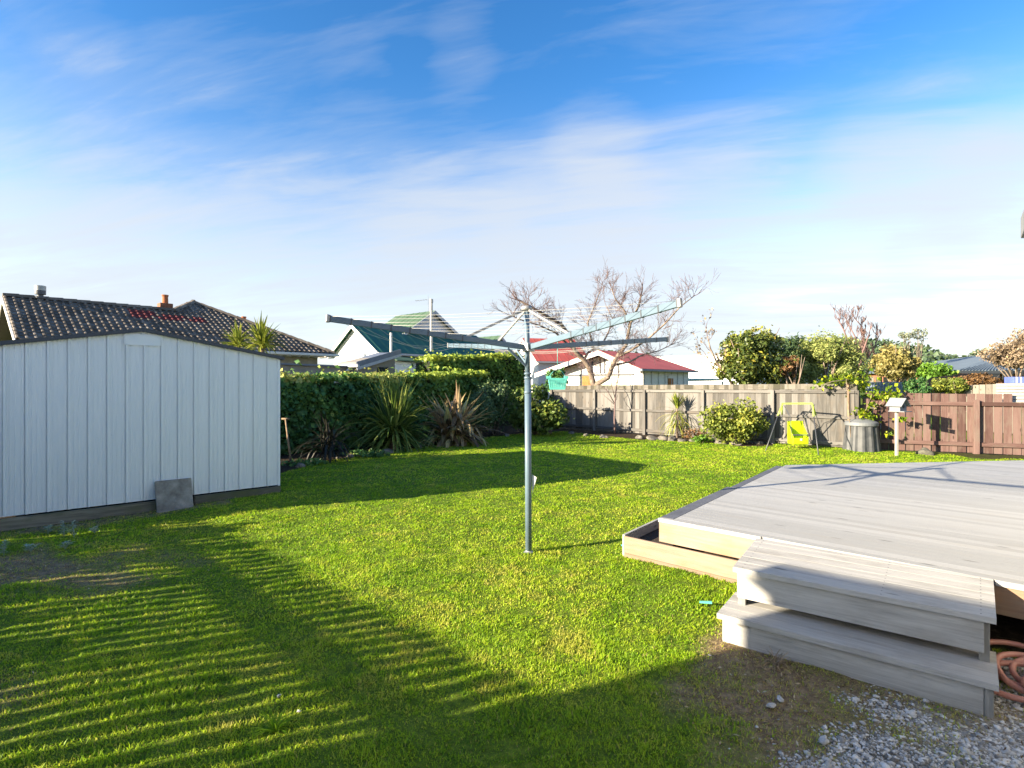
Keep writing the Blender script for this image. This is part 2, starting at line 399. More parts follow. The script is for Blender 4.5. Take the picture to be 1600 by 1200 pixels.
def unit(a): return a / np.maximum(np.linalg.norm(a, axis=1, keepdims=True), 1e-9)
def leaves(name, mat, parent, pts, size, asp=.5, tint=None, out=None, upbias=.25, jit=.5, flat=False):
    """leaf shaped faces at pts; out = preferred facing normals"""
    n = len(pts); pts = np.asarray(pts, dtype=np.float64)
    a = unit(NR.normal(size=(n, 3)) + np.array([0, 0, -.25]))
    nr = NR.normal(size=(n, 3)) * .75 + np.array([0, 0, upbias])
    if out is not None: nr = nr + out * .8
    nr = unit(nr)
    a = unit(a - nr * np.sum(a * nr, axis=1, keepdims=True)); b = np.cross(nr, a)
    L = size * (1 + jit * NR.uniform(-1, 1, (n, 1))); w = L * asp * .5
    v0 = pts - a * L * .5; v2 = pts + a * L * .5
    fold = nr * w * .35
    v1 = pts + b * w + fold - a * L * .05; v3 = pts - b * w + fold - a * L * .05
    V = np.stack([v0, v1, v2, v3], 1).reshape(-1, 3)
    i = np.arange(n) * 4
    loops = np.stack([i, i + 1, i + 2, i, i + 2, i + 3], 1).ravel(); starts = np.arange(2 * n) * 3
    t = NR.uniform(0, 1, n) if tint is None else np.clip(tint, 0, 1)
    return np_mesh(name, V, loops, starts, mat, parent, np.repeat(t, 4))

def crown_pts(c, rad, n, clumps=26, seed=0, clr=.42, shell=.55, zmin=None, flatten=1.):
    """leaf positions in clumps spread through an ellipsoid; returns pts, outward normals, tint"""
    R = np.random.default_rng(seed); c = np.array(c); rad = np.array(rad)
    d = unit(R.normal(size=(clumps, 3))); rr = R.uniform(.25, .95, (clumps, 1)) ** .6
    cc = d * rr * (1 - clr * .6); cs = clr * R.uniform(.55, 1.15, clumps); ct = R.uniform(-.22, .22, clumps)
    k = R.integers(0, clumps, n)
    q = unit(R.normal(size=(n, 3))); r = R.uniform(shell, 1.0, (n, 1)) ** .7
    loc = cc[k] + q * r * cs[k][:, None] * np.array([1, 1, flatten])
    stray = R.uniform(0, 1, (n, 1)) < .10; loc = np.where(stray, loc * R.uniform(1.0, 1.22, (n, 1)), loc)
    pts = c + loc * rad
    tint = .42 + ct[k] + R.normal(0, .16, n) + .12 * q[:, 2]
    if zmin is not None:
        m = pts[:, 2] > zmin; pts, q, tint = pts[m], q[m], tint[m]
    return pts, q, tint

def grow(mb, p, d, L, r, lev, R, tips=None, seg=4, wob=.16, up=.10, kids=(2, 3), spread=.75, shrink=.72, n=5, along=.35, rmin=.0015):
    pts = [Vector(p)]; rs = [r]; d = Vector(d).normalized(); p = Vector(p)
    for i in range(seg):
        d = (d + Vector((R.gauss(0, wob), R.gauss(0, wob), R.gauss(0, wob) + up * .5))).normalized()
        p = p + d * L / seg; pts.append(p.copy()); rs.append(max(rmin, r * (1 - .45 * (i + 1) / seg)))
    mb.tube(pts, rs, n if lev > 1 else 3, cap=False)
    if tips is not None and lev <= 1: tips += pts[1:]
    if lev <= 0: return
    for k in range(R.randint(*kids)):
        f = 1.0 if k == 0 else R.uniform(along, 1)
        i = min(int(f * seg), seg); q = pts[i]
        ax = Vector((R.gauss(0, 1), R.gauss(0, 1), R.gauss(0, .7))).normalized()
        nd_ = (d + ax * spread * R.uniform(.6, 1.2) + Vector((0, 0, up))).normalized()
        grow(mb, q, nd_, L * shrink * R.uniform(.75, 1.15), rs[i] * .68, lev - 1, R, tips, seg, wob, up, kids, spread, shrink, n, along, rmin)

def clip_poly(poly, nx, ny, c):   # keep nx*x+ny*y<=c
    out = []
    for i in range(len(poly)):
        a, b = poly[i], poly[(i + 1) % len(poly)]
        da, db = nx * a[0] + ny * a[1] - c, nx * b[0] + ny * b[1] - c
        if da <= 0: out.append(a)
        if (da < 0 < db) or (db < 0 < da):
            t = da / (da - db); out.append((a[0] + t * (b[0] - a[0]), a[1] + t * (b[1] - a[1])))
    return out
def in_poly(X, Y, poly):
    r = np.zeros(X.shape, bool); n = len(poly)
    for i in range(n):
        x1, y1 = poly[i][0], poly[i][1]; x2, y2 = poly[(i + 1) % n][0], poly[(i + 1) % n][1]
        c = ((y1 > Y) != (y2 > Y)) & (X < (x2 - x1) * (Y - y1) / (y2 - y1 + 1e-12) + x1)
        r ^= c
    return r
def v2(p): return (p[0], p[1])
UP = Vector((0, 0, 1))
def boards(mb, poly, axis, z0, z1, w, gap, tint=(0, 1)):
    ax = Vector((axis[0], axis[1], 0)).normalized(); sd = Vector((-ax.y, ax.x, 0))
    vals = [p[0] * sd.x + p[1] * sd.y for p in poly]; s = min(vals)
    while s < max(vals):
        q = clip_poly(clip_poly(poly, sd.x, sd.y, s + w), -sd.x, -sd.y, -s)
        if len(q) >= 3: mb.prism(q, z0, z1, rnd.uniform(*tint), axis=ax)
        s += w + gap

# ------------------------------------------------------------------ sun, sky, camera
SUN_TRAVEL = Vector((.922, .387, 0)).normalized(); ELEV = math.radians(16.7)
def sky():
    w = bpy.data.worlds.new('World'); S.world = w; w.use_nodes = True
    nt = w.node_tree; nt.nodes.clear(); out = nd(nt, 'ShaderNodeOutputWorld')
    st = nd(nt, 'ShaderNodeTexSky'); st.sky_type = 'NISHITA'; st.sun_disc = False
    st.sun_elevation = ELEV
    to_sun = -SUN_TRAVEL
    st.sun_rotation = math.atan2(to_sun.x, to_sun.y)
    st.air_density = 1.0; st.dust_density = .6; st.ozone_density = 2.2
    hs = nd(nt, 'ShaderNodeHueSaturation'); hs.inputs['Saturation'].default_value = 1.0; hs.inputs['Hue'].default_value = .503; hs.inputs['Value'].default_value = 1.0
    nt.links.new(st.outputs[0], hs.inputs['Color'])
    sc1 = nd(nt, 'ShaderNodeVectorMath', operation='SCALE'); nt.links.new(hs.outputs[0], sc1.inputs[0]); sc1.inputs['Scale'].default_value = .25
    gm = nd(nt, 'ShaderNodeGamma'); nt.links.new(sc1.outputs[0], gm.inputs[0]); gm.inputs[1].default_value = 1.15
    sc2 = nd(nt, 'ShaderNodeVectorMath', operation='SCALE'); nt.links.new(gm.outputs[0], sc2.inputs[0]); sc2.inputs['Scale'].default_value = 4.0
    tc0 = nd(nt, 'ShaderNodeTexCoord'); sp0 = nd(nt, 'ShaderNodeSeparateXYZ'); nt.links.new(tc0.outputs['Generated'], sp0.inputs[0])
    st0 = nd(nt, 'ShaderNodeMapRange'); st0.interpolation_type = 'SMOOTHSTEP'; st0.inputs[1].default_value = .0; st0.inputs[2].default_value = .5; st0.inputs[3].default_value = .55; st0.inputs[4].default_value = 1.25
    nt.links.new(sp0.outputs[2], st0.inputs[0])
    h2 = nd(nt, 'ShaderNodeHueSaturation'); nt.links.new(st0.outputs[0], h2.inputs['Saturation']); nt.links.new(sc2.outputs[0], h2.inputs['Color'])
    b1 = nd(nt, 'ShaderNodeBackground'); nt.links.new(h2.outputs[0], b1.inputs[0]); b1.inputs[1].default_value = SKY
    # cirrus: noise on a flat cloud layer seen in perspective
    tc = nd(nt, 'ShaderNodeTexCoord'); sep = nd(nt, 'ShaderNodeSeparateXYZ'); nt.links.new(tc.outputs['Generated'], sep.inputs[0])
    za = nd(nt, 'ShaderNodeMath', operation='ADD'); nt.links.new(sep.outputs[2], za.inputs[0]); za.inputs[1].default_value = .12
    zm = nd(nt, 'ShaderNodeMath', operation='MAXIMUM'); nt.links.new(za.outputs[0], zm.inputs[0]); zm.inputs[1].default_value = .05
    dx = nd(nt, 'ShaderNodeMath', operation='DIVIDE'); nt.links.new(sep.outputs[0], dx.inputs[0]); nt.links.new(zm.outputs[0], dx.inputs[1])
    dy = nd(nt, 'ShaderNodeMath', operation='DIVIDE'); nt.links.new(sep.outputs[1], dy.inputs[0]); nt.links.new(zm.outputs[0], dy.inputs[1])
    cm = nd(nt, 'ShaderNodeCombineXYZ'); nt.links.new(dx.outputs[0], cm.inputs[0]); nt.links.new(dy.outputs[0], cm.inputs[1])
    rot = nd(nt, 'ShaderNodeMapping'); rot.inputs['Rotation'].default_value = (0, 0, math.radians(14)); rot.inputs['Location'].default_value = (CL[0], CL[1], 0)
    nt.links.new(cm.outputs[0], rot.inputs[0])
    fine = noise(nt, rot.outputs[0], 1.15, 10, .60, (.55, 2.1, 1), .9)
    fine2 = noise(nt, rot.outputs[0], 4.2, 8, .62, (.45, 1.8, 1), .5)
    broad = noise(nt, rot.outputs[0], .5, 3, .5, (1, 1.5, 1), .3)
    wf = nd(nt, 'ShaderNodeMath', operation='MULTIPLY_ADD'); nt.links.new(fine2, wf.inputs[0]); wf.inputs[1].default_value = .38
    wf0 = nd(nt, 'ShaderNodeMath', operation='MULTIPLY'); nt.links.new(fine, wf0.inputs[0]); wf0.inputs[1].default_value = .62
    nt.links.new(wf0.outputs[0], wf.inputs[2])
    el = nd(nt, 'ShaderNodeMapRange'); el.interpolation_type = 'SMOOTHSTEP'; el.inputs[1].default_value = 0; el.inputs[2].default_value = .42; el.inputs[3].default_value = 1.15; el.inputs[4].default_value = .0
    nt.links.new(sep.outputs[2], el.inputs[0])
    acc = el.outputs[0]
    for (px, py, rad, wt) in BLOBS:
        v = Vector((px - 800, F, 600 - py)).normalized()
        dt = nd(nt, 'ShaderNodeVectorMath', operation='DOT_PRODUCT'); nt.links.new(tc.outputs['Generated'], dt.inputs[0]); dt.inputs[1].default_value = v
        mr = nd(nt, 'ShaderNodeMapRange'); mr.interpolation_type = 'SMOOTHERSTEP'; mr.inputs[1].default_value = math.cos(math.radians(rad * 1.5)); mr.inputs[2].default_value = 1; mr.inputs[3].default_value = 0; mr.inputs[4].default_value = wt
        nt.links.new(dt.outputs['Value'], mr.inputs[0])
        a2 = nd(nt, 'ShaderNodeMath', operation='ADD'); nt.links.new(acc, a2.inputs[0]); nt.links.new(mr.outputs[0], a2.inputs[1]); acc = a2.outputs[0]
    # cover = how far the wispy noise rises over a threshold that drops where cloud gathers
    t1 = nd(nt, 'ShaderNodeMath', operation='MULTIPLY_ADD'); nt.links.new(acc, t1.inputs[0]); t1.inputs[1].default_value = .27; nt.links.new(wf.outputs[0], t1.inputs[2])
    t2 = nd(nt, 'ShaderNodeMath', operation='MULTIPLY_ADD'); nt.links.new(broad, t2.inputs[0]); t2.inputs[1].default_value = .22; nt.links.new(t1.outputs[0], t2.inputs[2])
    t3 = nd(nt, 'ShaderNodeMath', operation='MULTIPLY'); nt.links.new(t2.outputs[0], t3.inputs[0]); t3.inputs[1].default_value = .74
    cov = ramp(nt, t3.outputs[0], [(.44, (0, 0, 0)), (.53, (.15,) * 3), (.63, (.48,) * 3), (.76, (.78,) * 3), (.95, (.96,) * 3)])
    b2 = nd(nt, 'ShaderNodeBackground'); b2.inputs[0].default_value = (.86, .92, 1, 1); b2.inputs[1].default_value = CLOUD
    mx = nd(nt, 'ShaderNodeMixShader'); nt.links.new(cov, mx.inputs[0]); nt.links.new(b1.outputs[0], mx.inputs[1]); nt.links.new(b2.outputs[0], mx.inputs[2])
    nt.links.new(mx.outputs[0], out.inputs[0])
BLOBS = ((520, 330, 9, .35), (650, 345, 10, .35), (820, 370, 11, .35), (1000, 395, 13, .45), (1150, 420, 13, .4), (1425, 255, 6, .55), (1592, 300, 5, .6), (1400, 270, 3, .2), (300, 440, 10, .3), (60, 425, 11, .3), (725, 70, 3, .28), (715, 105, 3, .2), (560, 108, 3, .22), (108, 30, 3, .3), (130, 240, 13, .18), (690, 430, 8, .35), (1500, 440, 11, .35), (930, 210, 4, .3), (1450, 397, 3, .3), (900, 340, 8, .3))
SKY, CLOUD, CL = .079, .218, (3.1, 1.7)
sky()
ld = bpy.data.lights.new('sun', 'SUN'); ld.energy = 4.7; ld.angle = math.radians(.5); ld.color = (1, .855, .63)
lo = bpy.data.objects.new('sun', ld); COL.objects.link(lo); lo.location = (-20, -8, 20)
ldir = SUN_TRAVEL * math.cos(ELEV) + Vector((0, 0, -math.sin(ELEV)))
lo.rotation_euler = ldir.to_track_quat('-Z', 'Y').to_euler()
cd = bpy.data.cameras.new('camera'); cam = bpy.data.objects.new('camera', cd); COL.objects.link(cam)
cam.location = (0, 0, H); cam.rotation_euler = (math.radians(90), 0, 0)
cd.sensor_width = 36; cd.lens = F / 1600 * 36; cd.clip_end = 3000; cd.clip_start = .05
S.camera = cam
S.view_settings.view_transform = 'Standard'; S.view_settings.look = 'None'
S.view_settings.exposure = 2.05; S.view_settings.gamma = 1
S.cycles.use_denoising = True; S.cycles.denoising_prefilter = 'FAST'; S.cycles.use_adaptive_sampling = False; S.cycles.max_bounces = 8; S.cycles.transparent_max_bounces = 8

# ------------------------------------------------------------------ layout of deck, steps, beds
D, ST = .35, .10
A = PZ(1030, 809, D); B = PZ(1210, 727, D); LFL = PZ(1145, 886, D); LFR = PZ(1557, 967, D); LBL = PZ(1182, 841, D); LBR = PZ(1552, 905, D)
SFL = PZ(1120, 958, ST); SFR = PZ(1561, 1071, ST); SBL = PZ(1149.5, 924.6, ST); SBR = PZ(1556, 1019, ST)
fdir = (LBR - A).normalized(); ldirv = (B - A).normalized()
HU = Vector((.77, -.638, 0)); HV = Vector((.638, .77, 0))
GC = P(1594.5, 340, 6.0)                                  # corner of the wing's gutter
W = Vector((GC.x, GC.y, 0)) + HU * .72 - HV * .4        # wing wall corner
W2 = Vector((W.x, W.y, 0)) + HV * 3.6
def isect(p, d, q, e):
    det = d.x * (-e.y) + e.x * d.y; r = q - p
    t = (r.x * (-e.y) + e.x * r.y) / det; return p + d * t
FP = isect(Vector((A.x, A.y, 0)), Vector((fdir.x, fdir.y, 0)), W, HV)
Bk = PZ(1600, 719.5, D); bdir = (Bk - B).normalized()
W3 = isect(Vector((B.x, B.y, 0)), Vector((bdir.x, bdir.y, 0)), W, HV)
deck_poly = [v2(A), v2(FP - HU * .03), v2(W3 - HU * .03), v2(B)]
land_poly = [v2(LFL), v2(LFR), v2(LBR), v2(LBL)]
step_poly = [v2(SFL), v2(SFR), v2(SBR), v2(SBL)]
PL0 = A - fdir * .35                                    # planter corner
PL1 = PL0 + ldirv * 2.4; PLA = A + ldirv * 2.4
plant_poly = [v2(PL0), v2(A), v2(PLA), v2(PL1)]
# shed corners
sR = G(437, 768); sL0 = G(0, 830); sdir = (Vector((sR.x, sR.y, 0)) - Vector((sL0.x, sL0.y, 0))).normalized()
sW = 3.31; sL = Vector((sR.x, sR.y, 0)) - sdir * sW; sback = Vector((-sdir.y, sdir.x, 0)); sN = -sback; sDep = 3.0
shed_poly = [v2(sL), v2(sR), v2(sR + sback * sDep), v2(sL + sback * sDep)]
edge_px = [(437, 741), (480, 727), (520, 718), (560, 713), (600, 708), (650, 700), (700, 693), (770, 682), (830, 676), (880, 674), (930, 680), (1000, 687), (1050, 689), (1100, 691), (1160, 698), (1205, 697), (1212, 693)]
edge = [G(*e) for e in edge_px]
bed_poly = [v2(e) for e in edge] + [(6.7, 14.5), (2, 20.5), (-2, 20.5), (-8, 13), (-6, 10)]
grav_c = (2.1, 1.75)

# ------------------------------------------------------------------ ground
def masks(X, Y):
    n = (np.sin(X * 5.1 + 1.3 * np.sin(Y * 3.7)) + np.sin(Y * 6.3 + 1.7 * np.sin(X * 4.1)) + np.sin((X + Y) * 11.3) * .5) / 2.5
    soil = in_poly(X, Y, bed_poly).astype(float)
    soil = np.maximum(soil, in_poly(X, Y, shed_poly).astype(float))
    soil = np.maximum(soil, in_poly(X, Y, deck_poly).astype(float))
    soil = np.maximum(soil, in_poly(X, Y, plant_poly).astype(float))
    strip = ss(9.2, 9.8, X) * ss(10.9, 11.3, Y) * (1 - ss(14, 15, Y)); soil = np.maximum(soil, strip * .8)
    # dry strip along the shed front and around the step
    tx = (X - sL.x) * sN.x + (Y - sL.y) * sN.y; al = (X - sL.x) * sdir.x + (Y - sL.y) * sdir.y
    dry = (1 - ss(.15, .55, tx)) * (tx > -.1) * (al < 2.6) * .8
    dry = np.maximum(dry, np.exp(-((X + 4.3) ** 2 / .9 + (Y - 4.75) ** 2 / .22)) * 1.1)
    dry = np.maximum(dry, np.exp(-((X + 3.0) ** 2 / .25 + (Y - 2.75) ** 2 / .08)) * .35)
    u = (X - SFL.x) * HU.x + (Y - SFL.y) * HU.y; v = -((X - SFL.x) * HV.x + (Y - SFL.y) * HV.y)
    dry = np.maximum(dry, ss(-.15, .08, u) * (1 - ss(.55, .95, v + .15 * n)) * (v > -.3) * 1.0)
    dry = np.maximum(dry, ss(.1, .45, u + .25 * n) * (1 - ss(.9, 1.3, v)) * (v > 0) * .62)
    n2 = vnoise(X, Y, 4, 41) + .6 * vnoise(X, Y, 11, 42) - .8
    dry = np.clip(dry + (.2 * n + .75 * n2) * (dry > .06), 0, 1)
    gr = ss(.82, 1.22, u + v * .25 + .16 * n + .25 * (vnoise(X, Y, 6, 44) - .5)) * (v > -.06) * ss(.5, .72, u + .1 * n)
    gr = np.maximum(gr, (u > 1.30) * (v > -.9) * .6 * (v < .3))
    return np.clip(soil, 0, 1), dry, np.clip(gr, 0, 1)

def axis(lo, hi, step, far, k):
    a = list(np.arange(lo, hi, step)); s = step; x = hi; up = []
    while x < far: up.append(x); s *= k; x += s
    s = step; x = lo - step; dn = []
    while x > -far: dn.append(x); s *= k; x -= s
    return np.array(dn[::-1] + a + up)
gx = axis(-9, 11, .09, 900, 1.35); gy = axis(1.4, 20, .09, 900, 1.35)
X, Y = np.meshgrid(gx, gy); Z = turf(X, Y)
X, Y, Z = X.ravel(), Y.ravel(), Z.ravel()
nx, ny = len(gx), len(gy)
i = (np.arange(ny - 1)[:, None] * nx + np.arange(nx - 1)[None, :]).ravel()
loops = np.stack([i, i + 1, i + nx + 1, i + nx], 1).ravel()
ground = np_mesh('ground', np.stack([X, Y, Z], 1), loops, np.arange(len(i)) * 4, M['ground'], smooth=True)
so, dr, gr = masks(X, Y)
for nm, arr in (('soil', so), ('dry', dr), ('gravel', gr)):
    a = ground.data.attributes.new(nm, 'FLOAT', 'POINT'); a.data.foreach_set('value', arr.astype(np.float32))
prop(ground, kind='structure', label='mown back lawn ground with bare and dry patches')

# grass
def grass():
    bx, by, bl, bw = [], [], [], []
    for (y0, y1, dens, L, w) in ((1.9, 3.6, 17000, .0235, .0032), (3.6, 5.5, 9500, .023, .0044), (5.5, 8.5, 4600, .023, .0062), (8.5, 13, 2200, .024, .0098), (13, 19.5, 900, .027, .016)):
        x0, x1 = -min(1.15 * y1, 9), min(1.15 * y1, 12.5)
        n = int((x1 - x0) * (y1 - y0) * dens); x = NR.uniform(x0, x1, n); y = NR.uniform(y0, y1, n)
        k = (np.abs(x) < 1.02 * y + .25); x, y = x[k], y[k]
        so, dr, gr = masks(x, y)
        bad = in_poly(x, y, bed_poly) | in_poly(x, y, shed_poly) | in_poly(x, y, deck_poly) | in_poly(x, y, plant_poly) | in_poly(x, y, land_poly)
        cl = vnoise(x, y, 9, 3)
        keep = (~bad) & (NR.uniform(0, 1, len(x)) < (1 - .5 * dr) * (1 - .965 * gr) * (.5 + .6 * cl))
        hole = in_poly(x, y, [(5.3, 16.5), (9.2, 11.9), (14, 9.5), (14, 20), (5, 20)])   # beyond the fences
        keep &= ~hole & ~((so > .5))
        x, y = x[keep], y[keep]
        bx.append(x); by.append(y); bl.append(np.full(len(x), L)); bw.append(np.full(len(x), w))
    x, y, L, w = map(np.concatenate, (bx, by, bl, bw)); n = len(x)
    patch = vnoise(x, y, 3.1, 5) * .45 + vnoise(x, y, 11, 6) * .35 + vnoise(x, y, .8, 8) * .35
    so, dr, gr = masks(x, y)
    L = L * (.35 + .75 * vnoise(x, y, 5, 9) + .6 * vnoise(x, y, 13, 19)) * NR.uniform(.6, 1.35, n) * (1 - .35 * dr)
    wide = NR.uniform(0, 1, n) < .30
    w = w * NR.uniform(.7, 1.4, n) * np.where(wide, 2.6, 1); L = np.where(wide, L * .5, L)
    th = NR.uniform(0, 2 * np.pi, n); lean = NR.uniform(.25, 1.15, n)
    dxy = np.stack([np.cos(th), np.sin(th)], 1); sd = np.stack([-np.sin(th), np.cos(th)], 1)
    z = turf(x, y) - .004
    p0 = np.stack([x, y, z], 1)
    def at(f, l): return p0 + np.concatenate([dxy * (L * f * np.sin(l))[:, None], (L * f * np.cos(l * .85))[:, None]], 1)
    p1 = at(.55, lean * .7); p2 = at(1, lean)
    s3 = np.concatenate([sd, np.zeros((n, 1))], 1) * (w / 2)[:, None]
    V = np.stack([p0 - s3 * .7, p0 + s3 * .7, p1 + s3, p1 - s3, p2], 1).reshape(-1, 3)
    i = np.arange(n) * 5
    loops = np.stack([i, i + 1, i + 2, i + 3, i + 3, i + 2, i + 4], 1).ravel()
    starts = np.stack([np.arange(n) * 7, np.arange(n) * 7 + 4], 1).ravel()
    t = .10 + .70 * patch + NR.normal(0, .12, n)
    sp = vnoise(x, y, 15, 61); t = np.where(sp > .74, t - .32 * ss(.74, .9, sp), t)
    sp = vnoise(x, y, 6.5, 62); t = np.where(sp > .68, t + .22 * ss(.68, .85, sp), t)
    t = np.clip(t, 0, .86); isdry = NR.uniform(0, 1, n) < (.03 + .75 * dr)
    t = np.where(isdry, NR.uniform(.84, 1, n), t)
    o = np_mesh('grass', V, loops, starts, M['grass'], None, np.repeat(t, 5))
    prop(o, label='short green lawn grass with yellowed patches covering the yard', kind='stuff')
grass()

# gravel
def rock_np(n, seed):
    R = np.random.default_rng(seed); ph = (1 + 5 ** .5) / 2
    V = np.array([(-1, ph, 0), (1, ph, 0), (-1, -ph, 0), (1, -ph, 0), (0, -1, ph), (0, 1, ph), (0, -1, -ph), (0, 1, -ph), (ph, 0, -1), (ph, 0, 1), (-ph, 0, -1), (-ph, 0, 1)]) / 1.9
    Fc = np.array([(0, 11, 5), (0, 5, 1), (0, 1, 7), (0, 7, 10), (0, 10, 11), (1, 5, 9), (5, 11, 4), (11, 10, 2), (10, 7, 6), (7, 1, 8), (3, 9, 4), (3, 4, 2), (3, 2, 6), (3, 6, 8), (3, 8, 9), (4, 9, 5), (2, 4, 11), (6, 2, 10), (8, 6, 7), (9, 8, 1)])
    return V[None] * R.uniform(.6, 1.25, (n, 12, 1)), Fc
def gravel():
    n0 = 150000; x = NR.uniform(.7, 3.3, n0); y = NR.uniform(1.7, 3.3, n0); so, dr, g = masks(x, y)
    k = NR.uniform(0, 1, n0) < g * .8 * (.35 + .9 * vnoise(x, y, 6, 2)) + .0012 * dr
    x, y = x[k], y[k]; n = len(x)
    V, Fc = rock_np(n, 4); s = NR.lognormal(-5.4, .5, n).clip(.003, .021)
    th = NR.uniform(0, 6.28, n); V = V * np.array([1.25, .85, .6]); c, sn = np.cos(th)[:, None], np.sin(th)[:, None]
    V = np.stack([V[..., 0] * c - V[..., 1] * sn, V[..., 0] * sn + V[..., 1] * c, V[..., 2]], 2) * s[:, None, None]
    V += np.stack([x, y, gz(x, y) + s * .25], 1)[:, None, :]
    loops = (np.arange(n)[:, None, None] * 12 + Fc[None]).ravel()
    m, nt, b = newmat('grey white gravel'); t = attr(nt, 'tint').outputs['Fac']
    nt.links.new(ramp(nt, t, [(0, (.13, .122, .112)), (.35, (.33, .325, .312)), (1, (.64, .632, .615))]), b.inputs['Base Color']); b.inputs['Roughness'].default_value = .9
    o = np_mesh('gravel', V.reshape(-1, 3), loops, np.arange(n * 20) * 3, m, None, np.repeat(NR.uniform(0, 1, n), 12))
    prop(o, label='pale grey loose gravel in front of the timber step', kind='stuff')
gravel()

def litter():
    n0 = 90000; x = NR.uniform(-6, 3.2, n0); y = NR.uniform(1.8, 6.6, n0); so, dr, g = masks(x, y)
    k = (NR.uniform(0, 1, n0) < dr * .42) & ~in_poly(x, y, shed_poly) & ~in_poly(x, y, step_poly)
    x, y = x[k], y[k]; z = turf(x, y) + NR.uniform(.002, .012, len(x))
    o = leaves('leaf_litter', M['litter'], None, np.stack([x, y, z], 1), .020, .28, upbias=1.6, jit=.6)
    prop(o, label='dry brown grass stalks and leaf litter on the bare patches', kind='stuff')
M['litter'] = foliage('dry litter', [(0, (.07, .045, .025)), (.5, (.26, .18, .10)), (.85, (.46, .36, .22)), (1, (.55, .48, .36))], .1, .9, .05)
litter()

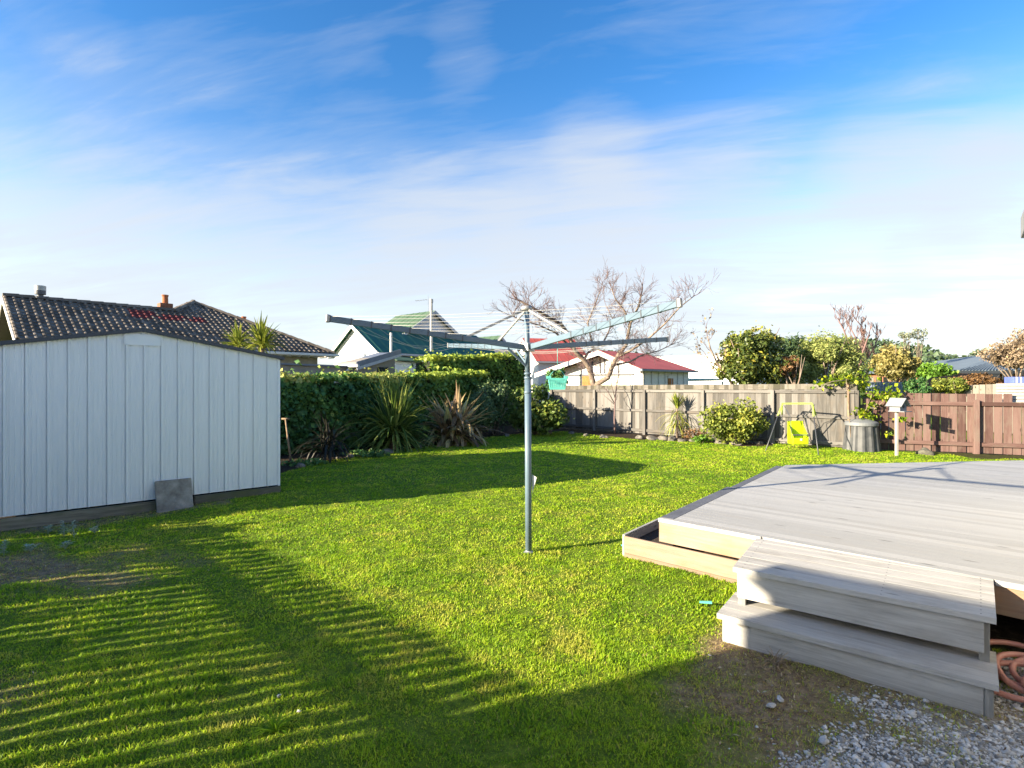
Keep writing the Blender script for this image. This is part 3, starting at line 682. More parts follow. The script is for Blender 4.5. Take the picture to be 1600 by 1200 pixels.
# ------------------------------------------------------------------ garden shed
def shed():
    eave, ridge, zb = 1.91, 2.205, .09
    base = sL + sdir * sW / 2; gzb = float(gz(base.x, base.y))
    root = thing('garden_shed', (base.x, base.y, gzb), 'white ribbed steel garden shed with low charcoal gable roof beside the lawn', 'shed')
    def top(u): return eave + (ridge - eave) * (1 - abs(u - sW / 2) / (sW / 2))
    def wall(origin, ud, nn, length, topf, name):
        us = [0]; pitch = .184; u = 0; prof = []
        k0 = (length / 2) % pitch
        k = k0 - pitch
        while k < length:
            for (o, h) in ((.0, .0), (.002, -.012), (.007, -.012), (.009, .012), (.026, .012), (.031, .0), (.060, .0), (.063, .003), (.068, .003), (.071, 0), (.105, 0), (.108, .003), (.113, .003), (.116, 0), (.150, 0), (.153, .003), (.158, .003), (.161, 0)):
                if 0 < k + o < length: prof.append((k + o, h))
            k += pitch
        prof = [(0, 0)] + prof + [(length, 0)]
        mid = [i for i, p in enumerate(prof) if p[0] > length / 2]
        prof.insert(mid[0], (length / 2, 0))
        mb = MB()
        for i in range(len(prof) - 1):
            (u0, h0), (u1, h1) = prof[i], prof[i + 1]
            a, b = origin + ud * u0 + nn * h0, origin + ud * u1 + nn * h1
            mb.quad((a.x, a.y, zb), (b.x, b.y, zb), (b.x, b.y, topf(u1)), (a.x, a.y, topf(u0)))
        return mb.build(name, M['shed'], root)
    wall(sL, sdir, sN, sW, top, 'front_wall')
    wall(sR, sback, sdir, sDep, lambda u: eave, 'side_wall')
    wall(sL + sback * sDep, -sback, -sdir, sDep, lambda u: eave, 'side_wall')
    wall(sR + sback * sDep, -sdir, sback, sW, top, 'rear_wall')
    mb = MB(); z = Vector((0, 0, zb))
    for (c, a, b) in ((sR, -sdir, -sN), (sL, sdir, -sN)):
        o = c + z + sN * .016; mb.box(o - a * .002, a * .028, b * .03, UP * (eave - zb - .005))
    mb.each('corner_trim', M['shed'], root)
    # apex cover plate and the small ridge panel frame
    mb = MB(); c = sL + sdir * sW / 2 + sN * .0165
    w = .19
    mb.hexa([c - sdir * w + UP * 2.03, c + sdir * w + UP * 2.03, c + sdir * w - sN * .003 + UP * 2.03, c - sdir * w - sN * .003 + UP * 2.03,
             c - sdir * w + UP * (top(sW / 2 - w) - .002), c + sdir * w + UP * (top(sW / 2 + w) - .002), c + sdir * w - sN * .003 + UP * (top(sW / 2 + w) - .002), c - sdir * w - sN * .003 + UP * (top(sW / 2 - w) - .002)])
    mb.hexa([c - sdir * .01 + UP * 2.16, c + sdir * .01 + UP * 2.16, c + sdir * .01 - sN * .003 + UP * 2.16, c - sdir * .01 - sN * .003 + UP * 2.16] +
            [q + UP * .03 for q in (c - sdir * .01 + UP * 2.16, c + sdir * .01 + UP * 2.16, c + sdir * .01 - sN * .003 + UP * 2.16, c - sdir * .01 - sN * .003 + UP * 2.16)])
    mb.build('apex_plate', M['shed'], root)
    for sgn in (-1, 1):
        e = c + sdir * sgn * (sW / 2 + .06); er = c
        mb = MB(); ze = eave - .012
        dn = UP * .055
        a0, a1 = e + sN * .03 + UP * (ze + .0), er + sN * .03 + UP * ridge
        b0, b1 = e - sN * (sDep + .08) + UP * ze, er - sN * (sDep + .08) + UP * ridge
        q = [a0, a1, b1, b0] if sgn > 0 else [a1, a0, b0, b1]
        mb.slab([p + UP * .045 for p in q], .046); mb.build('roof', M['charcoal'], root)
    # timber skids below the walls
    mb = MB()
    for (o, d, L) in ((sL - sdir * .01 + sN * .02, sdir, 2.2), (sL + sdir * 2.22 + sN * .02, sdir, sW - 2.21)):
        p = o + UP * (gzb - .015); mb.box(p, d * L, -sN * .045, UP * (zb - gzb - .004))
    mb.box(sR + UP * (gzb - .01) + sdir * .012, -sdir * .045, -sN * sDep, UP * (zb - gzb - .004))
    mb.each('base_skid', M['skid'], root, bevel=.004)
    # paver leaning on the shed
    bl, br = G(250, 807), G(304, 802)
    t = .5 * (bl + br)
    u = ((t - sL).dot(sdir)); dist = (t - sL).dot(sN)
    bw = sL + sdir * u + sN * .035; bg = bw + sN * .17; zg = float(gz(bg.x, bg.y))
    lean = Vector((bw.x, bw.y, zg + .385)) - Vector((bg.x, bg.y, zg)); up = lean.normalized(); nn = sdir.cross(up).normalized()
    mb = MB(); mb.box(Vector((bg.x, bg.y, zg - .01)) - sdir * .17, sdir * .40, nn * -.05 if nn.dot(sN) > 0 else nn * .05, up * .41)
    o = mb.build('paver', M['concrete'], None, origin=(bg.x, bg.y, zg), bevel=.006)
    prop(o, 'square stained concrete paver leaning against the base of the white shed', 'paver')
shed()

# ------------------------------------------------------------------ deck, landing, step, planter
def deck():
    root = thing('timber_deck', (A.x, A.y, float(gz(A.x, A.y))), 'large low timber deck of bleached boards with landing above the lower step', 'deck')
    sd = Vector((-fdir.y, fdir.x, 0)) if Vector((-fdir.y, fdir.x, 0)).y > 0 else Vector((fdir.y, -fdir.x, 0))
    lside = Vector((-ldirv.y, ldirv.x, 0)); lside = lside if lside.x > 0 else -lside
    # inner field of boards leaves a dark edging board on the left edge
    inner = [v2(A), deck_poly[1], deck_poly[2], v2(B)]
    c0 = lside.x * A.x + lside.y * A.y
    field = clip_poly(inner, -lside.x, -lside.y, -(c0 + .125))
    mb = MB(); boards(mb, field, fdir, D - .03, D, .09, .0015); mb.build('decking', M['deckwood'], root)
    mb = MB(); L = (B - A).length
    a = A + ldirv * .03
    mb.box(Vector((a.x, a.y, D - .03)), ldirv * L * .46, lside * .12, UP * .031)
    q = A + ldirv * (L * .47) + lside * .035
    mb.box(Vector((q.x, q.y, D - .03)), ldirv * (L * .52), lside * .085, UP * .031)
    mb.each('edging_board', M['darkboard'], root, bevel=.002)
    # pale nosing on the front edge
    mb = MB(); k = A - sd * .02
    n = Vector((fdir.x, fdir.y, 0))
    mb.box(Vector((A.x, A.y, D - .032)) - sd * .022, n * ((LBL - A).length + .01), sd * .02, UP * .034, .6)
    k = LBR + fdir * .01
    mb.box(Vector((k.x, k.y, D - .032)) - sd * .022, n * ((FP - LBR).length), sd * .02, UP * .034, .6)
    mb.each('nosing', M['deckwood'], root, bevel=.003)
    mb = MB()
    mb.box(Vector((A.x, A.y, D - .033 - .178)) - sd * .004, n * ((LBL - A).length + .35), sd * .04, UP * .176, .75)
    mb.box(Vector((LBR.x, LBR.y, D - .035 - .175)) - n * .25, n * ((FP - LBR).length + .1), sd * .04, UP * .173, .35)
    bb = Vector((A.x, A.y, D - .21)) + lside * .03
    mb.box(bb + ldirv * .05, ldirv * (L - .1), lside * .04, UP * .176, .4)
    mb.each('fascia_board', M['pine'], root, bevel=.003)
    mb = MB()
    for sgn in range(-1, 1):
        for i in range(1, 6):
            p = A + fdir * .02 + lside * .3
    pts = [(x, y) for x in np.arange(2.0, 8.6, 1.3) for y in np.arange(3.2, 9, 1.2)]
    PX, PY = np.array([p[0] for p in pts]), np.array([p[1] for p in pts])
    ok = in_poly(PX, PY, [tuple(np.array(p) * .92 + np.array([W.x, W.y]) * .0 + np.array([.4, .5])) for p in deck_poly]) & in_poly(PX, PY, deck_poly)
    for x, y in zip(PX[ok], PY[ok]): mb.box((x - .05, y - .05, float(gz(x, y)) - .05), (.1, 0, 0), (0, .1, 0), (0, 0, D - .032 - float(gz(x, y)) + .05))
    mb.each('pile', M['skid'], root)
    # landing
    n = (LFR - LFL).normalized(); s2 = Vector((-n.y, n.x, 0))
    mb = MB(); boards(mb, land_poly, n, D - .03, D + .001, .138, .004, (.5, .85)); mb.build('landing_boards', M['stepwood'], root)
    z0 = D - .033
    mb = MB(); a = LFL + s2 * .018 + n * .022
    mb.box(Vector((a.x, a.y, z0 - .165)), n * ((LFR - LFL).length - .068), s2 * .025, UP * .164, .6)
    mb.build('riser', M['stepwood'], root, bevel=.002)
    mb = MB()
    for (p, q, sg) in ((LFL, LBL, 1), (LFR, LBR, -1)):
        dd = (q - p).normalized(); pp = p + n * (.022 * sg) + s2 * .045; zg = float(gz(p.x, p.y)) - .02
        mb.box(Vector((pp.x, pp.y, zg)) + (n * 0 if sg > 0 else -n * .045) - n * (.0 if sg < 0 else 0), n * .045, dd * .09, UP * (z0 - zg))
        mb.box(Vector((pp.x, pp.y, z0 - .14)) + dd * .095 + (n * .004 if sg > 0 else -n * .034), n * .03, dd * ((q - p).length - .14), UP * .139)
    mb.each('support_post', M['stepwood'], root, bevel=.003)

    mb = MB(); q0_, q1_ = LFL + n * .05, LBL + n * .06
    for k_ in range(12):
        for (pa, pb) in ((LFL + n * .055, LBL + n * .055), (LFL.lerp(LFR, .62), LBL.lerp(LBR, .62)), (LFR - n * .06, LBR - n * .06)):
            p = pa.lerp(pb, (k_ + .5) / 12); mb.tube([Vector((p.x, p.y, D - .004)), Vector((p.x, p.y, D + .0025))], .0032, 8)
    mb.each('nail', M['darkgrey'], root)

    # lower step
    c = (SFL + SFR) / 2; zg = float(gz(c.x, c.y))
    root2 = thing('timber_step', (c.x, c.y, zg), 'lower weathered timber step with three tread boards above the gravel', 'step')
    n = (SFR - SFL).normalized(); s2 = Vector((-n.y, n.x, 0))
    mb = MB(); boards(mb, step_poly, n, ST - .032, ST, .128, .004, (.55, .8)); mb.build('tread', M['stepwood'], root2)
    z0 = ST - .034
    mb = MB(); a = SFL + s2 * .02 + n * .03
    mb.box(Vector((a.x, a.y, z0 - .145)), n * ((SFR - SFL).length - .085), s2 * .025, UP * .144, .62); mb.build('riser', M['stepwood'], root2, bevel=.002)
    mb = MB()
    for (p, q, sg) in ((SFL, SBL, 1), (SFR, SBR, -1)):
        dd = (q - p).normalized(); pp = p + s2 * .046 + n * (.02 * sg)
        o = Vector((pp.x, pp.y, z0 - .155)) - (n * .045 if sg < 0 else n * 0)
        mb.box(o, n * .045, dd * ((q - p).length - .09), UP * .154)
        e = p + s2 * .019 + n * (.012 * sg); o = Vector((e.x, e.y, z0 - .19)) - (n * .045 if sg < 0 else n * 0)
    a = SFR + s2 * .02 - n * .053
    mb.box(Vector((a.x, a.y, z0 - .2)), n * .036, s2 * .024, UP * .199)
    mb.each('stringer', M['stepwood'], root2, bevel=.003)

    # planter
    zt = .13; p0 = Vector((PL0.x, PL0.y, 0)); f = Vector((fdir.x, fdir.y, 0)); l = Vector((ldirv.x, ldirv.y, 0)); zb = float(gz(p0.x, p0.y)) - .03
    root3 = thing('planter_box', (p0.x, p0.y, zb + .03), 'empty pale pine planter box along the left corner of the deck', 'planter')
    mb = MB(); mb.box(p0 - sd * .027 + UP * (zt - .16), f * ((LBL - PL0).length - .1), sd * .022, UP * .155, .55)
    mb.box(p0 - sd * .021 + UP * (zb - .08), f * ((LBL - PL0).length - .1), sd * .022, UP * (zt - .164 - zb + .08), .2); mb.build('front_board', M['pine'], root3, bevel=.003)
    mb = MB(); q = p0 - lside * .03
    mb.box(q + UP * (zb - .02), l * 2.45, lside * .028, UP * (zt - zb + .02), .5); mb.build('side_board', M['stepwood'], root3, bevel=.003)
    mb = MB(); q = p0 + l * 2.4
    mb.box(q + UP * (zb - .02), lside * .34, l * .028, UP * (zt - zb + .018), .5); mb.build('end_board', M['pine'], root3, bevel=.003)
    mb = MB(); mb.prism([v2(p0 + l * .02), v2(p0 + f * .36 + l * .02), v2(p0 + f * .36 + l * 2.39), v2(p0 + l * 2.39)], zb - .02, zt - .09)
    mb.build('soil', plain('planter soil', (.045, .032, .022), .95, var=.4, scale=30, bmp=.6), root3)
deck()

# ------------------------------------------------------------------ rotary clothes line
def clothesline():
    b = G(826, 863); b.z = float(gz(b.x, b.y))
    root = thing('clothesline', b, 'grey rotary clothes line with four raised arms standing on the lawn', 'clothesline')
    top = Vector((b.x - .02, b.y, 2.285)); hub = Vector((b.x - .01, b.y, 1.905))
    mb = MB(); mb.tube([b - UP * .1, Vector((b.x - .008, b.y, 1.62))], .031, 20); mb.tube([Vector((b.x - .008, b.y, 1.60)), top], .025, 20)
    mb.each('pole', M['steelblue'], root, smooth=True)
    mb = MB()
    for z in (1.60, 1.64, 1.46): mb.lathe((b.x - .008, b.y, z), [(.034, 0), (.036, .004), (.036, .016), (.034, .02)], 20)
    mb.each('collar', M['steelblue'], root, smooth=True)
    mb = MB(); mb.lathe((b.x, b.y, b.z - .03), [(.05, 0), (.048, .035), (.034, .045), (.032, .05)], 18); mb.build('ground_socket', M['galv'], root)
    mb = MB(); mb.cbox(hub, (1, -.9, 0), (.9, 1, 0), .10, .10, .085); mb.build('hub', M['galv'], root, bevel=.006)
    mb = MB(); mb.lathe(top - UP * .03, [(.03, 0), (.05, .005), (.052, .03), (.045, .045), (.02, .05)], 16); mb.build('cap', M['galv'], root, smooth=True)
    a1 = Vector((-.86, -.512, 0)); a2 = Vector((.512, -.86, 0)); Ls = 1.86
    ends = [(a1, 2.065), (a2, 2.09), (-a1, 2.06), (-a2, 2.035)]
    ts = [.36 + .64 * k / 7 for k in range(8)]
    tips = []
    for d, z in ends:
        e = Vector((b.x, b.y, 0)) + d * Ls; e.z = z; s = hub + d * .05
        mb = MB(); mb.bar(s, e, .026, .050); arm = mb.build('arm', M['steelblue'], root, bevel=.003)
        mb = MB()
        for t in ts:
            p = s.lerp(e, t); dd = (e - s).normalized(); sd = dd.cross(UP).normalized()
            mb.cbox(p, dd, sd, .010, .030, .056)
        mb.each('line_clip', M['darkgrey'], arm)
        mb = MB(); dd = (e - s).normalized(); sd = dd.cross(UP).normalized()
        mb.cbox(e + dd * .015, dd, sd, .03, .032, .064); mb.build('end_cap', M['galv'], arm, bevel=.008)
        p = s.lerp(e, .34) + UP * .01
        mb = MB(); mb.bar(top - UP * .01, p, .014, .022); mb.build('strut', M['galv'], root, bevel=.002)
        q = s.lerp(e, .13) - UP * .02
        tips.append((s, e))
    mb = MB()
    for k in range(4):
        (s, e), (s2, e2) = tips[k], tips[(k + 1) % 4]
        for t in ts[1:]:
            p, q = s.lerp(e, t) + UP * .018, s2.lerp(e2, t) + UP * .018
            sag = (.02, .05, .13, .13)[k] * (.35 + .65 * t) * rnd.uniform(.6, 1.4); pts = []
            for i in range(9):
                f = i / 8; c = p.lerp(q, f); c.z -= sag * 4 * f * (1 - f); pts.append(c)
            mb.tube(pts, .0016, 5)
    mb.each('line', M['line'], root, smooth=True)
    # braces below the hub and winding handle
    mb = MB(); mb.bar(hub + a1 * .22 - UP * .02, Vector((b.x, b.y, 1.70)), .012, .02); mb.bar(hub - a2 * .20 - UP * .02, Vector((b.x, b.y, 1.72)), .012, .02)
    mb.each('brace', M['steelblue'], root)
    p = Vector((b.x + .031, b.y, .58))
    mb = MB(); mb.slab([p + Vector((0, 0, .10)), p + Vector((.028, -.012, .082)), p + Vector((.045, -.016, .072)), p + Vector((.028, -.01, .005)), p + Vector((.006, -.002, -.085))], .003)
    mb.build('tag', M['whitecard'], root)
    # peg basket hangs from a far line
    (s, e), (s2, e2) = tips[2], tips[3]
    pp = P(873, 560, 6.1)
    # line the basket hangs from
    t = ts[5]; pA, pB = s.lerp(e, t), s2.lerp(e2, t)
    f = (pp.x - pA.x) / (pB.x - pA.x); f = min(max(f, .05), .95); h = pA.lerp(pB, f)
    dpt = h.y; c = P(873, 608, dpt); zt = P(0, 591, dpt).z; zbm = c.z
    root2 = thing('peg_basket', (h.x, h.y, zbm), 'turquoise plastic peg basket hanging from the clothes line', 'basket')
    mb = MB(); wT, wB, dT, dB, th = .205, .165, .13, .10, .004
    hh = zt - zbm
    def ring(z, w, d): return [Vector((h.x - w / 2, h.y - d / 2, z)), Vector((h.x + w / 2, h.y - d / 2, z)), Vector((h.x + w / 2, h.y + d / 2, z)), Vector((h.x - w / 2, h.y + d / 2, z))]
    lo_, hi_ = ring(zbm, wB, dB), ring(zt, wT, dT)
    for i in range(4):                      # lattice walls: bars both ways leave holes
        a0, a1_, b0, b1 = lo_[i], lo_[(i + 1) % 4], hi_[i], hi_[(i + 1) % 4]
        nc = 9 if i % 2 == 0 else 6
        for k in range(nc + 1):
            f = k / nc; mb.bar(a0.lerp(a1_, f), b0.lerp(b1, f), .006, .005)
        for f in (.0, .10, .22, .34, .46, .58, .70, .84, .95): mb.bar(a0.lerp(b0, f), a1_.lerp(b1, f), .006, .0085 if f not in (.84, .95, .10) else .016)
    mb.slab(lo_, .004)
    for sg in (-1, 1): mb.cbox((h.x + sg * .10, h.y, zt + .008), (1, 0, 0), (0, 1, 0), .045, .13, .03)
    mb.build('bin', M['turq'], root2)
    mb = MB(); arc = [Vector((h.x - .10 + .20 * i / 12, h.y, zt + .095 * math.sin(math.pi * i / 12) + .01)) for i in range(13)]
    mb.tube(arc, .004, 6); mb.tube([Vector((h.x, h.y, zt + .10)), Vector((h.x, h.y, h.z + .01))], .0035, 6); mb.build('handle', M['turq'], root2, smooth=True)
clothesline()

# ------------------------------------------------------------------ fences
def paling_fence(name, label, a, b, spans, h, mat, postmat, pw, gap, rails, posts_front, topz=None, post=.09, tall=None, cap=None, railmat=None, base=.06, groups=None, skip=(), post_h=None, wob=.006, cut=None):
    a, b = Vector(a), Vector(b); d = (b - a); d.z = 0; L = d.length; d.normalize()
    fr = Vector((d.y, -d.x, 0)); fr = fr if fr.y < 0 else -fr       # towards the viewer
    if not posts_front: fr = -fr
    root = thing(name, onground(a.x, a.y), label, 'fence', groups)
    def tz(s): return (topz[0] + (topz[1] - topz[0]) * s / L) if topz else h
    mb = MB(); s = 0
    i = 0
    while s < L - .02:
        w = min(pw * rnd.uniform(.97, 1.03), L - s); p = a + d * s; q = a + d * (s + w); g = float(gz(p.x, p.y))
        if i not in skip:
            t0 = tz(s) + rnd.uniform(-wob, wob)
            if cut and s > cut[0]: t0 = cut[1]
            o = Vector((p.x, p.y, g + base)); mb.hexa([o, o + d * w, o + d * w - fr * .018, o - fr * .018] + [Vector((v.x, v.y, t0 + rnd.uniform(-.002, .002))) for v in (o, o + d * w, o + d * w - fr * .018, o - fr * .018)])
        s += w + gap * rnd.uniform(.5, 1.4); i += 1
    mb.build('paling', mat, root)
    for (zc, rh) in rails:
        mb = MB(); step = L / spans
        for k in range(spans):
            p0, p1 = a + d * (k * step + (post / 2 if k else 0)), a + d * ((k + 1) * step - post / 2)
            zz0 = zc * tz(k * step); zz1 = zc * tz((k + 1) * step)
            o0 = Vector((p0.x, p0.y, zz0)); o1 = Vector((p1.x, p1.y, zz1)); f = fr * .002; th = fr * .045
            mb.hexa([o0 + f, o1 + f, o1 + f + th, o0 + f + th, o0 + f + UP * rh, o1 + f + UP * rh, o1 + f + th + UP * rh, o0 + f + th + UP * rh])
        mb.build('rail', railmat or mat, root, bevel=.003)
    for k in range(spans + 1):
        s = L * k / spans
        p = a + d * s; g = float(gz(p.x, p.y)) - .1; zt = (post_h or .93) * tz(s)
        mb = MB(); o = Vector((p.x, p.y, g)) - d * post / 2 + fr * .003
        mb.box(o, d * post, fr * post, UP * (zt - g)); mb.build('post', postmat, root, bevel=.005)
    if cap:
        mb = MB()
        a_ = a + fr * .004; s = 0
        while s < L - .05:
            w = min(rnd.uniform(.1, .16), L - s); p = a_ + d * s
            o = Vector((p.x, p.y, tz(s) - cap)); mb.box(o, d * (w - .002), fr * .012, UP * (cap + .004 + rnd.uniform(-.004, .004))); s += w
        mb.build('cap_board', M['capwood'], root)
    return root, d, fr
fa, fb = Vector((1.45, 19.45, 0)), P(1340, 600, 12.75); fb.z = 0
paling_fence('paling_fence', 'weathered grey paling fence with posts and three rails behind the garden bed', fa, fb, 5, 1.5, M['greywood'], M['greywood'], .145, .003, ((.855, .07), (.46, .07), (.055, .08)), True, topz=(1.49, 1.555), cap=.13, base=.03, post_h=.90)
ra, rb = P(1352, 600, 12.85), P(1720, 600, 11.25); ra.z = rb.z = 0
def px_along(a, b, px):
    t = (px - 800) / F; d = (b - a).normalized(); return (t * a.y - a.x) / (d.x - t * d.y)
RF = paling_fence('paling_fence', 'faded red brown paling fence with gaps behind the birdhouse', ra, rb, 2, 1.34, M['redwood'], M['redwood'], .142, .019, ((.80, .085), (.13, .085)), True, topz=(1.34, 1.325), base=.02, post=.10, post_h=.90, railmat=M['redwood'], cut=(px_along(ra, rb, 1569), 1.135))
# slatted fence at the left of the house: outside the picture, it throws the striped shadow
c_sun = math.tan(ELEV)
def back_to_sun(p, h):
    L = (h - p.z) / c_sun; q = Vector((p.x, p.y, 0)) - SUN_TRAVEL * L; return q
f1, f0 = back_to_sun(G(790, 1047), 1.6), back_to_sun(G(340, 823), 1.6)
fd = (f1 - f0).normalized(); f0 = f0 - fd * 1.2; f1 = f1 + fd * .35
def side_fence():
    root = thing('slatted_side_fence', onground(f0.x, f0.y), 'tall timber slat fence beside the house throwing striped shade on the lawn', 'fence')
    L = (f1 - f0).length; nn = Vector((fd.y, -fd.x, 0)); mb = MB(); s = 0; k = 0
    while s < L:
        p = f0 + fd * s; g = float(gz(p.x, p.y)); h = 1.6 + rnd.uniform(-.012, .012)
        mb.box(Vector((p.x, p.y, g + .04)), fd * rnd.uniform(.106, .115), nn * .016, UP * (h - g - .04)); s += rnd.uniform(.143, .161)
    mb.build('paling', M['greywood'], root)
    mb = MB()
    for (z, hh) in ((1.36, .10), (.80, .10), (.14, .10)): mb.box(Vector((f0.x, f0.y, z)) + nn * .021, fd * L, nn * .045, UP * hh)
    mb.build('rail', M['greywood'], root)
    for k in range(5):
        p = f0 + fd * (L * k / 4 - .045) + nn * .068; mb = MB(); mb.box(Vector((p.x, p.y, -.15)), fd * .09, nn * .09, UP * 1.62); mb.build('post', M['greywood'], root)
    # unseen shrubs added behind it block the light near the ground
side_fence()
SHADE_SHRUBS = [(f0 + fd * t - Vector((fd.y, -fd.x, 0)) * .45, h) for t, h in ((.7, 1.45), (1.5, 1.4), (2.3, 1.3), (3.0, 1.15), (3.7, .95), (4.4, .85))]  # unseen shrubs added to cut off the light stripes on the lawn

# ------------------------------------------------------------------ the house the photographer stands by
def own_house():
    tip = PZ(1232, 879, D); hz = 2.6
    Cg = back_to_sun(tip, hz)                      # gutter corner of the main block
    wc = Cg - HU * .096 - HV * .40
    root = thing('weatherboard_house', (W.x, W.y, 0), 'white house wing whose gutter end shows at the right edge above the deck', 'house')
    # main wall
    end = isect(wc, HU, W, HV)
    mb = MB(); L = (end - wc).length
    o = Vector((wc.x, wc.y, -.15)); mb.box(o, HU * (L - .02), -HV * 5, UP * (hz + .1)); mb.build('main_wall', M['wboard'], root)
    mb = MB(); dirr = -HV * math.cos(math.radians(11)) + UP * math.sin(math.radians(11))
    q = [Cg + UP * (hz - .02), Cg + HU * (L + .3) + UP * (hz - .02)]
    mb.slab([q[0], q[1], q[1] + dirr * 5.8, q[0] + dirr * 5.8 - HU * .05, q[0] + dirr * .41 - HU * .05], .05); mb.build('main_roof', M['darkroof'], root)
    mb = MB(); g0 = Cg + UP * (hz - .13) + HU * .03
    mb.box(g0, HU * (L + .2), -HV * .11, UP * .11); mb.build('main_gutter', M['whitepaint'], root)
    mb = MB(); mb.box(Vector((wc.x, wc.y, hz - .12)) + HV * .29, HU * (L - .02), -HV * .29, UP * .012); mb.each('soffit', M['whitepaint'], root)
    # wing to the right
    zt = GC.z; zbm = P(1597, 373, 6.0).z
    s = (W - end).dot(HV)
    mb = MB(); mb.box(Vector((end.x, end.y, -.15)), HV * s, HU * 5, UP * (zbm + .12 + .15)); mb.build('wing_wall', M['wboard'], root)
    g = Vector((GC.x, GC.y, zbm)); th = zt - zbm
    mb = MB(); mb.box(g, -HV * (s + .4), HU * .13, UP * th); mb.box(g + HU * .135, HU * 5.2, -HV * .11, UP * th); mb.each('wing_gutter', M['birdgrey'], root, bevel=.012)
    mb = MB(); mb.box(g + HU * .14 - HV * .12 + UP * .015, HU * 5.2, -HV * (s + .2), UP * .02); mb.each('soffit', M['whitepaint'], root)
    mb = MB(); r0 = g + UP * (th + .005) + HU * .06 - HV * .05; dr = HU * math.cos(.35) + UP * math.sin(.35)
    mb.slab([r0, r0 - HV * (s + .3), r0 - HV * (s + .3) + dr * 3, r0 + dr * 3], .03); mb.build('wing_roof', M['darkroof'], root)
    # window and door in the wing
    for (k, w_, z0_, z1_) in ((1.6, .95, .25, 2.3), (3.7, 1.3, 1.0, 2.2)):
        p = Vector((W.x, W.y, 0)) - HV * k - HU * .03
        mb = MB(); mb.box(p + UP * z0_, -HV * w_, HU * .02, UP * (z1_ - z0_)); fr_ = mb.build('window', M['glass'], root)
        mb = MB()
        for (a_, b_) in ((p + UP * z0_, UP * (z1_ - z0_)), (p - HV * (w_ + .06) + UP * z0_, UP * (z1_ - z0_))): mb.box(a_ + HV * .03, -HV * .06, -HU * .02, b_)
        for zz in (z0_ - .06, z1_): mb.box(p + HV * .03 + UP * zz, -HV * (w_ + .12), -HU * .022, UP * .06)
        mb.build('frame', M['whitepaint'], fr_)
own_house()

# ------------------------------------------------------------------ swing, bin, birdhouse, tools
def swing():
    lf, rf, lb, rbk = G(1196, 705), G(1279, 712), G(1222, 694), G(1291, 697)
    c = (lf + rf + lb + rbk) / 4; d = c.y
    tl, tr = P(1222, 630.5, (lf.y + lb.y) / 2), P(1269, 630.5, (rf.y + rbk.y) / 2)
    root = thing('toddler_swing', (c.x, c.y, 0), 'small lime green toddler swing on dark tube frame before the grey fence', 'swing')
    mb = MB()
    for (t, f, bk) in ((tl, lf, lb), (tr, rf, rbk)):
        mb.tube([t.lerp(f, .17), f], .012, 8); mb.tube([t.lerp(bk, .17), bk], .012, 8)
    mb.each('leg_frame', M['darkgrey'], root, smooth=True)
    mb = MB(); mb.tube([tl.lerp(lf, .26), tl + Vector((0, -.02, -.02)), tl + UP * 0, tr, tr + Vector((0, -.02, -.02)), tr.lerp(rf, .26)], .018, 8)
    mb.tube([tl, tl.lerp(lb, .26)], .018, 8); mb.tube([tr, tr.lerp(rbk, .26)], .018, 8); mb.build('top_bar', M['limepaint'], root, smooth=True)
    ym = (tl.y + tr.y) / 2; x0, x1 = P(1234, 0, ym).x, P(1259, 0, ym).x
    zt, zb = P(0, 658, ym).z, P(0, 694, ym).z
    mb = MB()
    for x, px in ((x0, 1233), (x1, 1260)):
        t = tl.lerp(tr, (x - tl.x) / (tr.x - tl.x))
        for yy in (-.09, .10): mb.tube([t - UP * .02, Vector((x, ym + yy * .3, zt + .12)), Vector((x, ym + yy, zt - .02 if yy > 0 else zb + .15))], .007, 6)
    mb.each('rope', M['darkgrey'], root)
    mb = MB(); w = x1 - x0
    mb.cbox(((x0 + x1) / 2, ym + .115, (zt + zb) / 2 + .02), (1, 0, 0), (0, 1, 0), w, .025, zt - zb - .04)
    mb.cbox(((x0 + x1) / 2, ym - .01, zb + .03), (1, 0, 0), (0, 1, 0), w - .01, .27, .05)
    mb.cbox(((x0 + x1) / 2, ym - .14, zb + .10), (1, 0, 0), (0, 1, 0), w - .02, .025, .13)
    for x in (x0 + .012, x1 - .012): mb.hexa([(x - .012, ym - .14, zb + .02), (x + .012, ym - .14, zb + .02), (x + .012, ym + .12, zb + .02), (x - .012, ym + .12, zb + .02), (x - .012, ym - .14, zb + .2), (x + .012, ym - .14, zb + .2), (x + .012, ym + .12, zt - .06), (x - .012, ym + .12, zt - .06)])
    mb.build('seat', M['lime'], root, bevel=.014)
    mb = MB(); mb.cbox(((x0 + x1) / 2, ym - .17, zb + .235), (1, 0, 0), (0, 1, 0), w + .03, .035, .035); mb.build('safety_bar', M['darkgrey'], root, bevel=.01)
    mb = MB(); mb.cbox(((x0 + x1) / 2, ym - .157, zb + .125), (1, 0, 0), (0, 1, 0), .045, .006, .05); mb.build('label', M['whitecard'], root)
swing()

